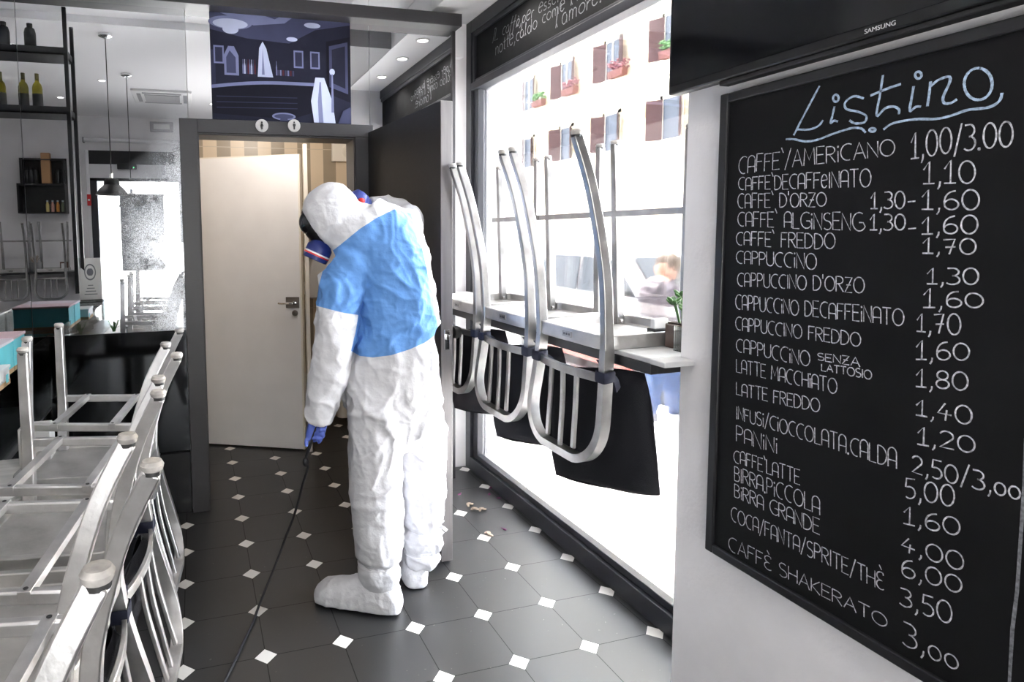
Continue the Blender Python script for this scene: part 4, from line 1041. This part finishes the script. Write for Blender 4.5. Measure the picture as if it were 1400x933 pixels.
# ================================================================ HOSE
pts = [(419, 624, .63), (418, 634, .60), (421, 639, .585), (414, 662, .50), (408, 685, .42), (401, 708, .33), (391, 733, .25), (383, 756, .18), (374, 779, .115), (365, 801, .06), (355, 826, .02), (346, 850, .008), (335, 873, .007), (322, 902, .007), (309, 928, .007), (290, 965, .007), (262, 1030, .007), (225, 1130, .007)]
hp_ = [onZ(u, v, z) for u, v, z in pts]
o = MB().tube(crom(hp_, 6), .0052, 10).build('hose', HOSE); tag(o, 'thin black hose running from the gloved hand across the tiled floor', 'hose')

# ================================================================ PEOPLE
FH = Vector((math.sin(YAW), math.cos(YAW), 0)); SH = Vector((math.cos(YAW), -math.sin(YAW), 0))
def limb(mb, rows, n=20, pw=2.3, ppm=None):
    """rows: (u, v, depth Y, half width in px, half thickness in m) measured on the photograph"""
    cs = [onY(u, v, Y) for u, v, Y, a, b in rows]; rs = []
    for i, (u, v, Y, a, b) in enumerate(rows):
        c = cs[i]; t = (cs[min(i+1, len(cs)-1)]-cs[max(i-1, 0)]).normalized()
        sd = t.cross(FH)
        if sd.length < .2: sd = SH.copy()
        sd.normalize(); nn = sd.cross(t).normalized()
        zc = (c-CC).dot(_f); am = a*zc/FPX
        r = []
        for k in range(n):
            th = 2*PI*k/n; co, si = math.cos(th), math.sin(th)
            r.append(c+sd*(am*math.copysign(abs(co)**(2/pw), co))+nn*(b*math.copysign(abs(si)**(2/pw), si)))
        rs.append(r)
    mb.rings(rs); return mb
def weld(mb, voxel, smooth=6, sub=0):
    me = mb.mesh('tmp', [], 0); o = bpy.data.objects.new('tmp', me); COL.objects.link(o)
    r = o.modifiers.new('r', 'REMESH'); r.mode = 'VOXEL'; r.voxel_size = voxel
    s = o.modifiers.new('s', 'SMOOTH'); s.factor = .5; s.iterations = smooth
    bpy.context.view_layer.update()
    nm = bpy.data.meshes.new_from_object(o.evaluated_get(bpy.context.evaluated_depsgraph_get()))
    bpy.data.objects.remove(o); return nm
def inpoly(x, y, P):
    c = False; j = len(P)-1
    for i in range(len(P)):
        if (P[i][1] > y) != (P[j][1] > y) and x < (P[j][0]-P[i][0])*(y-P[i][1])/(P[j][1]-P[i][1])+P[i][0]: c = not c
        j = i
    return c
def creases(me, amp, f, seed=0, mask=None, lump=.15):
    """fold the cloth: thin sharp ridges running in slanting directions"""
    off = Vector((seed*3.1, seed*1.7, seed*.9))
    ax = [Vector((.75, .2, .62)).normalized(), Vector((-.5, .3, .82)).normalized(), Vector((.1, .5, .86)).normalized()]
    N_ = [v.normal.copy() for v in me.vertices]; out = []
    for v, nr in zip(me.vertices, N_):
        p = v.co; d = 0
        wob = Vector((noise.noise(p*6), noise.noise(p*6+off), noise.noise(p*5-off)))*.55
        for k, a in enumerate(ax):
            al = p.dot(a); q = (p-a*al)*f+a*(al*f*.28)+off*(k+1)+wob
            w = max(0, noise.noise(p*3.1+off*(2-k))+.35)
            r = 1-abs(noise.noise(q))*2.2
            d += w*(max(0, r)**2.2-.22)
        d += lump*noise.noise(p*f*.8+off)
        out.append(p+nr*(d*amp*(mask(p) if mask else 1)))
    for v, c in zip(me.vertices, out): v.co = c
    me.update()
def set_smooth(o, ang=50): o.data.shade_smooth(); o.data.set_sharp_from_angle(angle=math.radians(ang))

# ---- the worker in coveralls, seen from behind, leaning to the left
m = MB()
limb(m, [(546, 612, 2.36, 30, .09), (541, 585, 2.36, 58, .130), (538, 545, 2.36, 65, .150), (537, 505, 2.355, 61, .150), (539, 478, 2.35, 55, .145), (541, 445, 2.35, 52, .145),
         (542, 410, 2.35, 50, .15), (536, 370, 2.36, 52, .15), (526, 335, 2.37, 52, .14), (514, 310, 2.385, 42, .12), (498, 296, 2.40, 30, .10)])
limb(m, [(500, 338, 2.38, 30, .09), (480, 362, 2.355, 32, .095), (467, 398, 2.34, 31, .09), (462, 428, 2.335, 27, .085), (457, 468, 2.335, 27, .08), (451, 508, 2.335, 25, .072), (441, 545, 2.34, 22, .065), (436, 566, 2.34, 19, .058), (435, 577, 2.34, 18, .052)])
limb(m, [(540, 322, 2.40, 27, .09), (552, 312, 2.50, 25, .08), (558, 303, 2.62, 22, .075), (545, 290, 2.71, 20, .065), (522, 285, 2.73, 17, .055), (505, 284, 2.72, 14, .045)])
limb(m, [(524, 490, 2.345, 22, .08), (518, 530, 2.34, 33, .115), (514, 565, 2.33, 37, .125), (512, 600, 2.32, 37, .118), (513, 650, 2.31, 36, .11), (515, 700, 2.30, 33, .10), (517, 738, 2.30, 31, .095), (517, 756, 2.30, 30, .09), (517, 764, 2.30, 22, .068), (517, 774, 2.30, 29, .085), (517, 786, 2.30, 27, .08), (517, 800, 2.30, 22, .065)])
limb(m, [(556, 490, 2.36, 22, .08), (562, 530, 2.37, 33, .115), (569, 565, 2.38, 36, .12), (575, 600, 2.39, 33, .115), (577, 650, 2.40, 30, .105), (578, 690, 2.41, 28, .10), (578, 710, 2.41, 27, .09), (578, 718, 2.41, 19, .065), (577, 729, 2.41, 26, .08), (577, 742, 2.41, 25, .075), (575, 750, 2.41, 17, .055), (574, 765, 2.42, 20, .06)])
limb(m, [(452, 298, 2.42, 34, .10), (474, 312, 2.41, 40, .115), (498, 324, 2.39, 46, .13), (515, 340, 2.38, 44, .13)])
hc = onY(453, 295, 2.42)
m.ell(hc, .116, .118, .128, 24, 16)
me = weld(m, .0055, 12)
fd = Vector((-.74, .28, -.61)).normalized()
for v in me.vertices:
    q = v.co-hc; k = q.dot(fd)
    if k > .074 and (q-fd*k).length < .17 and v.co.z > 1.33: v.co = v.co-fd*(k-.074)*.97
me.update()
def hood_soft(p): return .45 if p.z > 1.50 and p.x < .66 else (.6 if p.z > 1.44 else 1)
creases(me, .019, 6.5, 1, hood_soft, .4)
creases(me, .009, 13, 5, hood_soft, .1)
creases(me, .0028, 25, 9, hood_soft, .0)
me.materials.append(SUIT)
BP = [onY(u, v, 2.35) for u, v in ((450, 347), (470, 331), (492, 313), (515, 298), (540, 286), (562, 292), (575, 330), (585, 375), (594, 415), (600, 455), (580, 469), (560, 478), (535, 486), (510, 489), (492, 487), (480, 480), (486, 455), (490, 431), (470, 428), (450, 423), (428, 417), (436, 390), (444, 360))]
BP = [(p.x, p.z) for p in BP]
def sdist(x, y, P):
    d = 9
    for i in range(len(P)):
        ax_, ay = P[i]; bx, by = P[(i+1) % len(P)]; dx, dy = bx-ax_, by-ay
        t = max(0, min(1, ((x-ax_)*dx+(y-ay)*dy)/(dx*dx+dy*dy))); d = min(d, math.hypot(x-ax_-t*dx, y-ay-t*dy))
    return d if inpoly(x, y, P) else -d
at = me.attributes.new('panel', 'FLOAT', 'POINT')
for v in me.vertices:
    c = v.co; k = 2.35/c.y
    at.data[v.index].value = min(sdist(c.x*k, HC+(c.z-HC)*k, BP), 2.50-c.y)
person = bpy.data.objects.new('person', me); COL.objects.link(person); set_smooth(person, 60)
tag(person, 'person in white and blue hooded coveralls with a black mask, leaning over by the doorway', 'person')
# respirator
mc = hc+fd*.030+Vector((.004, 0, -.008))
m = MB()
Rf = fd.to_track_quat('Y', 'Z').to_matrix()
m.ell(mc, .088, .096, .112, 28, 18, Rf)
rsp = m.build('respirator', mat('black rubber mask', (.010, .010, .011), .35), person)
m = MB().ell(hc+fd*.072+Vector((-.012, 0, .022)), .070, .062, .058, 22, 14, Rf)
part_label(m.build('visor', mat('dark visor', (.012, .012, .014), .06), rsp), 'glossy dark visor')
def canister(base, ax, r, L, nm, par):
    M_ = Matrix.Translation(base) @ ax.to_track_quat('Z', 'Y').to_matrix().to_4x4()
    o = MB().lathe([(r*.72, 0), (r*.8, L*.15), (r*.97, L*.28), (r, L*.34), (r, L*.62)], 32, M_).mat(1).lathe([(r*1.02, L*.62), (r*1.02, L*.70)], 32, M_).mat(2).lathe([(r*1.01, L*.70), (r*1.01, L*.78)], 32, M_).mat(0).lathe([(r, L*.78), (r*.97, L*.97), (r*.85, L), (0, L)], 32, M_).build(nm, [NAVY, WPL, RED], par)
    return o
fx = Vector((-.42, .05, -.90)).normalized()
part_label(canister(onY(441, 331, 2.41), fx, .051, .078, 'filter_canister', rsp), 'navy filter with white and red rings')
m = MB().bar(crom([hc+Vector((-.075, -.07, -.04)), hc+Vector((-.03, -.115, -.06)), hc+Vector((.0, -.122, -.07))], 4), .012, .004)
# cuff, gloves
def hand(rows, fingers, vox=.0032):
    m = MB(); limb(m, rows, 16, 2.6)
    for f_ in fingers:
        r_ = f_[-1]; pts = crom([onY(*q) for q in f_[:-1]], 5)
        m.tube(pts, [r_*(1-.22*i/(len(pts)-1)) for i in range(len(pts))], 10)
        m.ell(pts[-1], r_*.8, r_*.8, r_*.8, 10, 8)
    return weld(m, vox, 3)
me = hand([(435, 572, 2.34, 13, .028), (434, 580, 2.34, 12.5, .026), (431, 588, 2.34, 12, .022), (427, 597, 2.34, 10, .019), (425, 603, 2.34, 7, .015)],
          [((425, 592, 2.345), (421, 599, 2.338), (419, 604, 2.33), (419, 609, 2.325), .0098),
           ((431, 590, 2.33), (438, 585, 2.305), (443, 588, 2.305), (441, 593, 2.32), .0098),
           ((429, 595, 2.33), (436, 592, 2.303), (442, 595, 2.303), (439, 599, 2.318), .0096),
           ((427, 600, 2.33), (433, 599, 2.307), (439, 601, 2.306), (436, 605, 2.318), .0088),
           ((440, 577, 2.335), (444, 581, 2.318), (443, 586, 2.302), (438, 588, 2.292), .0105)])
creases(me, .0012, 40, 3)
me.materials.append(GLOVE); o = bpy.data.objects.new('glove', me); COL.objects.link(o); o.parent = person; set_smooth(o); part_label(o, 'blue glove of the lowered left hand')
me = hand([(508, 284, 2.72, 11, .03), (502, 283, 2.72, 12, .028), (496, 282, 2.715, 11, .024), (491, 281, 2.71, 8, .018)],
          [((492, 275, 2.71), (486, 271, 2.68), (480, 273, 2.67), (481, 278, 2.68), .0095), ((492, 279, 2.70), (485, 277, 2.67), (480, 280, 2.665), (482, 284, 2.68), .0095),
           ((492, 283, 2.70), (486, 283, 2.67), (482, 286, 2.67), (484, 289, 2.685), .0092), ((493, 287, 2.70), (488, 288, 2.68), (485, 291, 2.68), (488, 293, 2.69), .0085),
           ((499, 274, 2.70), (494, 269, 2.68), (488, 267, 2.67), (484, 269, 2.67), .0105)])
me.materials.append(GLOVE); o = bpy.data.objects.new('glove', me); COL.objects.link(o); o.parent = person; set_smooth(o); part_label(o, 'blue glove of the raised right hand')
# shoe covers
def shoe(H, T, scale=1.0, seed=1):
    H, T = Vector(H), Vector(T); d = T-H; L = d.length; d.normalize(); s = Vector((d.y, -d.x, 0)); m = MB(); rs = []
    for t, w, h in ((-.07, .030, .055), (-.04, .046, .10), (.03, .055, .155), (.16, .060, .19), (.32, .061, .175), (.46, .059, .135), (.62, .061, .112), (.80, .062, .100), (.93, .055, .088), (1.0, .040, .066), (1.03, .022, .045)):
        r = []
        for k in range(22):
            th = 2*PI*k/22; co, si = math.cos(th), math.sin(th)
            z = .030+(h-.030)*max(0, si)**.8 if si >= 0 else .030-.027*min(1, (-si)**.35)
            ww = w*math.copysign(abs(co)**.75, co)*(1 if si < .3 else 1-.25*(h > .13)*(si-.3))
            r.append(H+d*(t*L)+s*(ww*scale)+Vector((0, 0, z*scale)))
        rs.append(r)
    m.rings(rs); me = weld(m, .006, 4); creases(me, .010, 14, seed, lambda p: min(1, p.z/.03) if p.z > .006 else 0); return me
for i, (H, T, lb) in enumerate((((.728, 2.255, 0), (.448, 2.42, 0), 'left shoe cover, toe pointing left'), ((.866, 2.385, 0), (.90, 2.66, 0), 'right shoe cover, seen from the heel'))):
    me = shoe(H, T, (1, .92)[i], i+2); me.materials.append(SHOE)
    o = bpy.data.objects.new('shoe_cover', me); COL.objects.link(o); o.parent = person; set_smooth(o, 60); part_label(o, lb)
for (u, v, Y, hw, b) in ((517, 765, 2.30, 24.5, .076), (578, 719, 2.41, 21.5, .073), (575, 750, 2.41, 19.5, .064)):
    m = MB(); limb(m, [(u, v-2.6, Y, hw+4, b+.008), (u, v, Y, hw+.5, b), (u, v+2.6, Y, hw+4, b+.008)], 28)
    m.build('ankle_tie', TYV, person)
m = MB()
for a in ([(599, 718, 2.34), (604, 714, 2.32), (606, 711, 2.32)], [(599, 719, 2.34), (606, 722, 2.32), (611, 726, 2.315)], [(599, 720, 2.34), (602, 726, 2.33), (606, 730, 2.33)], [(590, 719, 2.335), (597, 717, 2.325), (601, 720, 2.33)]):
    m.bar(crom([onY(*q) for q in a], 4), .014, .003, (0, 1, 0))
m.build('bow_knot', TYV, person)
# what the raised hand holds
b0 = onY(488, 277, 2.655)
r = empty('spray_head', b0); tag(r, 'blue spray head with a red button held up beside the white hood', 'spray head')
ax = Vector((-.35, .1, -.5)).normalized(); M_ = ax.to_track_quat('Z', 'Y').to_matrix().to_4x4()
MB().lathe([(.0, -.055), (.03, -.05), (.042, -.03), (.043, .03), (.03, .05), (0, .055)], 28, M_).mat(1).lathe([(.0445, -.006), (.0445, .004)], 28, M_, cap=False).build('spray_body', [mat('violet blue plastic', (.05, .07, .30), .4), WPL], r)
MB().ell((.008, -.044, .004), .017, .012, .014, 16, 10).build('red_button', RED, r)
# hose from the lowered hand
hs_ = [onY(u, v, Y) for u, v, Y in ((441, 570, 2.318), (434, 583, 2.318), (428, 598, 2.322), (423, 612, 2.34), (419, 624, 2.365))]
m = MB().tube(crom(hs_, 5), .0065, 12)
m.ell(onZ(418, 632, .605), .013, .013, .019, 14, 10)
m.build('hose_wand', HOSE, bpy.data.objects['hose'])

# ---- passer-by on the pavement
m = MB(); Yp = 4.3
limb(m, [(905, 512, Yp, 22, .13), (905, 488, Yp, 25, .15), (903, 455, Yp, 23, .14), (901, 420, Yp, 26, .15), (902, 394, Yp, 25, .13), (907, 381, Yp, 11, .06)])
limb(m, [(897, 505, Yp, 13, .09), (893, 532, Yp-.05, 10, .075), (888, 556, Yp-.1, 8, .06), (887, 568, Yp-.1, 7, .05)])
limb(m, [(912, 505, Yp+.05, 13, .09), (917, 535, Yp+.1, 10, .075), (921, 562, Yp+.15, 8, .06), (922, 575, Yp+.15, 7, .05)])
limb(m, [(884, 398, Yp, 10, .07), (879, 418, Yp+.05, 9, .06), (886, 436, Yp+.2, 7, .05), (900, 440, Yp+.35, 6, .04)])
limb(m, [(922, 398, Yp, 10, .07), (929, 420, Yp+.05, 9, .06), (925, 438, Yp+.2, 7, .05), (912, 442, Yp+.35, 6, .04)])
ph = onY(911, 367, Yp+.05); m.ell(ph, .085, .10, .115, 18, 12)
me = weld(m, .016, 5); creases(me, .02, 8, 9)
for q in (mat('grey printed shirt', (.075, .06, .075), .8, var=.5, scale=14), mat('blue jeans', (.03, .06, .15), .8, var=.4, scale=20), mat('skin', (.30, .16, .11), .6)): me.materials.append(q)
hipz = onY(905, 492, Yp).z; nz = onY(907, 383, Yp).z
for p in me.polygons: p.material_index = 1 if p.center.z < hipz else (2 if p.center.z > nz or p.center.y > Yp+.24 and p.center.z > hipz+.1 else 0)
pb = bpy.data.objects.new('person', me); COL.objects.link(pb); set_smooth(pb, 60)
tag(pb, 'passer-by in jeans and a grey printed shirt walking outside the window', 'person')
m = MB().ell(ph+Vector((.01, .0, .03)), .092, .108, .105, 16, 10); m.build('hair', mat('brown hair', (.06, .035, .02), .7), pb)
for (u, v, Y, a) in ((884, 571, Yp-.12, 10), (919, 578, Yp+.14, 10)):
    b0 = onY(u, v, Y); m = MB(); dxn = Vector((-.92, -.1, 0)).normalized(); s = Vector((dxn.y, -dxn.x, 0)); rs = []
    for t, w, h in ((-.09, .03, .07), (-.05, .042, .10), (.03, .045, .09), (.11, .046, .065), (.17, .04, .05), (.19, .02, .03)):
        rs.append([b0+dxn*t+s*(w*math.cos(k*PI/8))+Vector((0, 0, -.04+(h if math.sin(k*PI/8) > 0 else .012)*math.sin(k*PI/8)+.012)) for k in range(16)])
    m.rings(rs); m.build('shoe', mat('grey sneaker', (.10, .10, .11), .7), pb)

# ================================================================ OUTSIDE
PAVE = mat('pavement', (.74, .74, .74), .8, var=.1, scale=3)
struct(MB().box(1.74, 4.4, -12, 40, -.28, -.10).build('ground_pavement', PAVE, smooth=0))
struct(MB().box(4.4, 18.2, -12, 40, -.28, -.16).build('ground_street', mat('pale asphalt', (.38, .38, .39), .85, var=.1, scale=4), smooth=0))
struct(MB().box(-14, 14, -16, YF-.15, -.28, -.10).build('ground_forecourt', mat('forecourt paving', (.20, .20, .20), .85, var=.1, scale=4), smooth=0))
aw = empty('added_awning', (-.1, YF-.16, 2.62)); tag(aw, 'grey canopy added outside the entrance to cut daylight', 'added_awning')  # out of view, added to weaken the daylight through the entrance
MB().add([(-1.6, 0, .2), (1.6, 0, .2), (1.6, -1.7, -.12), (-1.6, -1.7, -.12), (-1.6, 0, .18), (1.6, 0, .18), (1.6, -1.7, -.14), (-1.6, -1.7, -.14)], [(0, 1, 2, 3), (7, 6, 5, 4), (0, 4, 5, 1), (1, 5, 6, 2), (2, 6, 7, 3), (3, 7, 4, 0)]).build('canopy', GREYP, aw, smooth=0)
for x in (-1.5, 1.5): MB().tube([(x, 0, -.5), (x, -1.5, -.10)], .015).build('strut', BLKM, aw)
fc = empty('building', (18, 22, -.1)); tag(fc, 'cream apartment building across the street with brown red shutters', 'building')
XF = 18.0
FAC = mat('cream render', (.84, .73, .55), .8, var=.06, scale=1); FAC2 = mat('pale cream trim', (.86, .80, .68), .8)
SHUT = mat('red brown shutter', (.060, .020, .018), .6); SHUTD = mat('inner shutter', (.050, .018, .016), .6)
FT = Matrix.Translation((-18, -22, .1))
def fb(nm, mt, *boxes, par=None, lab=None):
    m = MB()
    for b in boxes: m.box(*b)
    m.v = [tuple(FT @ Vector(v)) for v in m.v]; return m.build(nm, mt, fc if par is None else par, smooth=0)
fb('facade', FAC, (XF, XF+1, 4, 60, -.2, 16))
zc_ = onX(770, 148, XF).z
fb('cornice', FAC2, (XF-.45, XF, 4, 60, 7.45, 7.75), (XF-.25, XF, 4, 60, 7.2, 7.45))
fb('base_course', FAC2, (XF-.12, XF, 4, 60, -.2, 1.6))
wy = [20.5, 24.1, 27.6, 31.2]
for k, y in enumerate(wy):
    fb('corbel', FAC, (XF-.7, XF, y+1.35, y+1.85, 7.0, 7.45), (XF-.45, XF, y+1.42, y+1.78, 6.5, 7.0), (XF-.22, XF, y+1.48, y+1.72, 6.1, 6.5))
for row, (z0, z1) in enumerate(((8.15, 9.78), (5.05, 6.62))):
    for k, y in enumerate(wy):
        w = fb('window_opening', mat('window recess', (.05, .06, .08), .2), (XF-.02, XF+.02, y-.45, y+.45, z0, z1))
        fb('surround', FAC2, (XF-.06, XF, y-.60, y-.45, z0-.1, z1+.15), (XF-.06, XF, y+.45, y+.60, z0-.1, z1+.15), (XF-.06, XF, y-.6, y+.6, z1, z1+.15), (XF-.12, XF, y-.65, y+.65, z0-.12, z0))
        for s in (-1, 1):
            m = MB(); A = Matrix.Translation((XF-.05, y+s*.46, 0)) @ Matrix.Rotation(s*math.radians(25 if row == 0 else 38), 4, 'Z')
            x0, x1 = (0, .62) if s > 0 else (-.62, 0)
            m.box(-.03, .0, x0, x1, z0, z1, A)
            for j in range(22): m.box(-.045, -.03, x0+.06, x1-.06, z0+.08+j*(z1-z0-.16)/22, z0+.08+(j+.55)*(z1-z0-.16)/22, A)
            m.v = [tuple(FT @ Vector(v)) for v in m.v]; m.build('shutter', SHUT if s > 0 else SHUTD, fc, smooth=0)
        if row == 0: fb('mullion', FAC2, (XF-.05, XF-.02, y-.03, y+.03, z0, z1))
for k, y in enumerate((20.2, 23.3, 26.8, 29.6)):
    r = empty('window_planter', (XF-.28, y, 8.03)); tag(r, 'flower box under an upper window of the building, %s' % ('nearest the television', 'second from the television', 'third, with pink flowers', 'farthest, left')[k], 'flower box', 'flower boxes on the facade')
    MB().prism([(-.45, 0), (.45, 0), (.52, .30), (-.52, .30)], .28, Matrix.Rotation(PI/2, 4, 'Z') @ Matrix.Translation((0, -.02, 0))).build('box', mat('clay box', (.14, .05, .04), .8), r, smooth=0)
    m = MB(); random.seed(k)
    for j in range(60):
        c = Vector((random.uniform(-.28, .1), random.uniform(-.5, .5), .34+random.random()*.35)); m.ell(c, .07, .07, .045, 6, 4)
    m.build('foliage', GREEN if k in (0, 3) else mat('pink blossom', (.20, .07, .08), .7), r)
ob = empty('building', (-1, -10, -.1)); tag(ob, 'grey building added opposite the entrance to cut sky light, seen only in the mirror', 'building')  # added to screen the entrance from the open sky
MB().box(-16, 18, -1, 0, 0, 15).build('facade', mat('grey render', (.20, .20, .19), .85), ob, smooth=0)
for k in range(6):
    for j in range(3): MB().box(-9+3.4*k, -8+3.4*k, .0, .06, 1.2+3.6*j, 3+3.6*j).build('window_opening', MATS['window recess'], ob, smooth=0)
# parked red car
cp = Vector((4.95, 6.1, -.16))
car = empty('car', cp, (0, 0, math.radians(0))); tag(car, 'pale silver parked car with a red lower body outside the window', 'car')
CR = mat('car paint silver', (.42, .40, .41), .3); CRR = mat('car lower red', (.22, .035, .022), .4); CG = mat('car glass', (.02, .024, .03), .1)
prof = [(-2.0, .35), (-2.02, .70), (-1.85, .86), (-1.1, .95), (-.55, 1.40), (.75, 1.46), (1.45, 1.05), (1.9, .95), (2.0, .70), (1.98, .32), (1.55, .25), (-1.6, .25)]
m = MB(); RM = Matrix.Rotation(PI/2, 4, 'Z')
rs = []
for x, k in ((-.80, .93), (-.74, .985), (0, 1), (.74, .985), (.80, .93)):
    rs.append([Vector((x*(1 if z < .98 else .84), y*k, .25+(z-.25)*(1 if abs(x) < .78 else .94))) for y, z in prof])
m.rings(rs); m.build('car_body', CR, car, bevel=.03, smooth=40)
part_label(MB().box(-.825, .825, -1.0, .95, .24, .56).box(-.80, .80, -2.04, -1.62, .30, .60).box(-.80, .80, 1.6, 2.02, .30, .60).build('lower_trim', CRR, car, bevel=.02), 'red lower body trim')
for s in (-1, 1):
    m = MB().add([(s*.762, -.92, 1.0), (s*.695, -.50, 1.35), (s*.695, .05, 1.38), (s*.762, .05, 1.0), (s*.775, -.92, 1.0), (s*.708, -.50, 1.35), (s*.708, .05, 1.38), (s*.775, .05, 1.0)], [(0, 1, 2, 3), (7, 6, 5, 4), (0, 4, 5, 1), (1, 5, 6, 2), (2, 6, 7, 3), (3, 7, 4, 0)])
    m.add([(s*.762, .10, 1.0), (s*.695, .10, 1.38), (s*.695, .70, 1.38), (s*.762, 1.25, 1.04), (s*.775, .10, 1.0), (s*.708, .10, 1.38), (s*.708, .70, 1.38), (s*.775, 1.25, 1.04)], [(0, 1, 2, 3), (7, 6, 5, 4), (0, 4, 5, 1), (1, 5, 6, 2), (2, 6, 7, 3), (3, 7, 4, 0)])
    m.build('side_window', CG, car, smooth=0)
    for y in (-1.3, 1.25):
        M_ = Matrix.Translation((s*.70, y, .30)) @ Matrix.Rotation(s*PI/2, 4, 'Y')
        o = MB().lathe([(.20, .0), (.30, .0), (.31, .03), (.31, .13), (.29, .16), (.2, .165)], 28, M_).build('wheel', mat('tyre', (.02, .02, .02), .8), car)
        MB().lathe([(.2, .05), (.2, .16), (.17, .15), (.05, .165), (0, .165)], 20, M_).build('hub', CHROME, o)
for y0, z0, y1, z1 in ((-1.06, .99, -.62, 1.36), (1.40, 1.09, .82, 1.44)):
    dz = .02
    MB().add([(-.62, y0, z0+dz), (.62, y0, z0+dz), (.56, y1, z1+dz), (-.56, y1, z1+dz), (-.62, y0, z0-.02), (.62, y0, z0-.02), (.56, y1, z1-.02), (-.56, y1, z1-.02)], [(0, 1, 2, 3), (7, 6, 5, 4), (0, 4, 5, 1), (1, 5, 6, 2), (2, 6, 7, 3), (3, 7, 4, 0)]).build('windscreen', CG, car, smooth=0)
for s in (-1, 1): MB().ell((s*.86, -.72, 1.02), .09, .06, .07, 14, 8).build('wing_mirror', CR, car); MB().ell((s*.6, -1.95, .68), .14, .08, .08, 14, 8).build('headlamp', mat('lamp glass', (.8, .8, .8), .1), car)
MB().box(-.3, .3, -2.05, -2.0, .42, .54).build('number_plate', WPL, car)
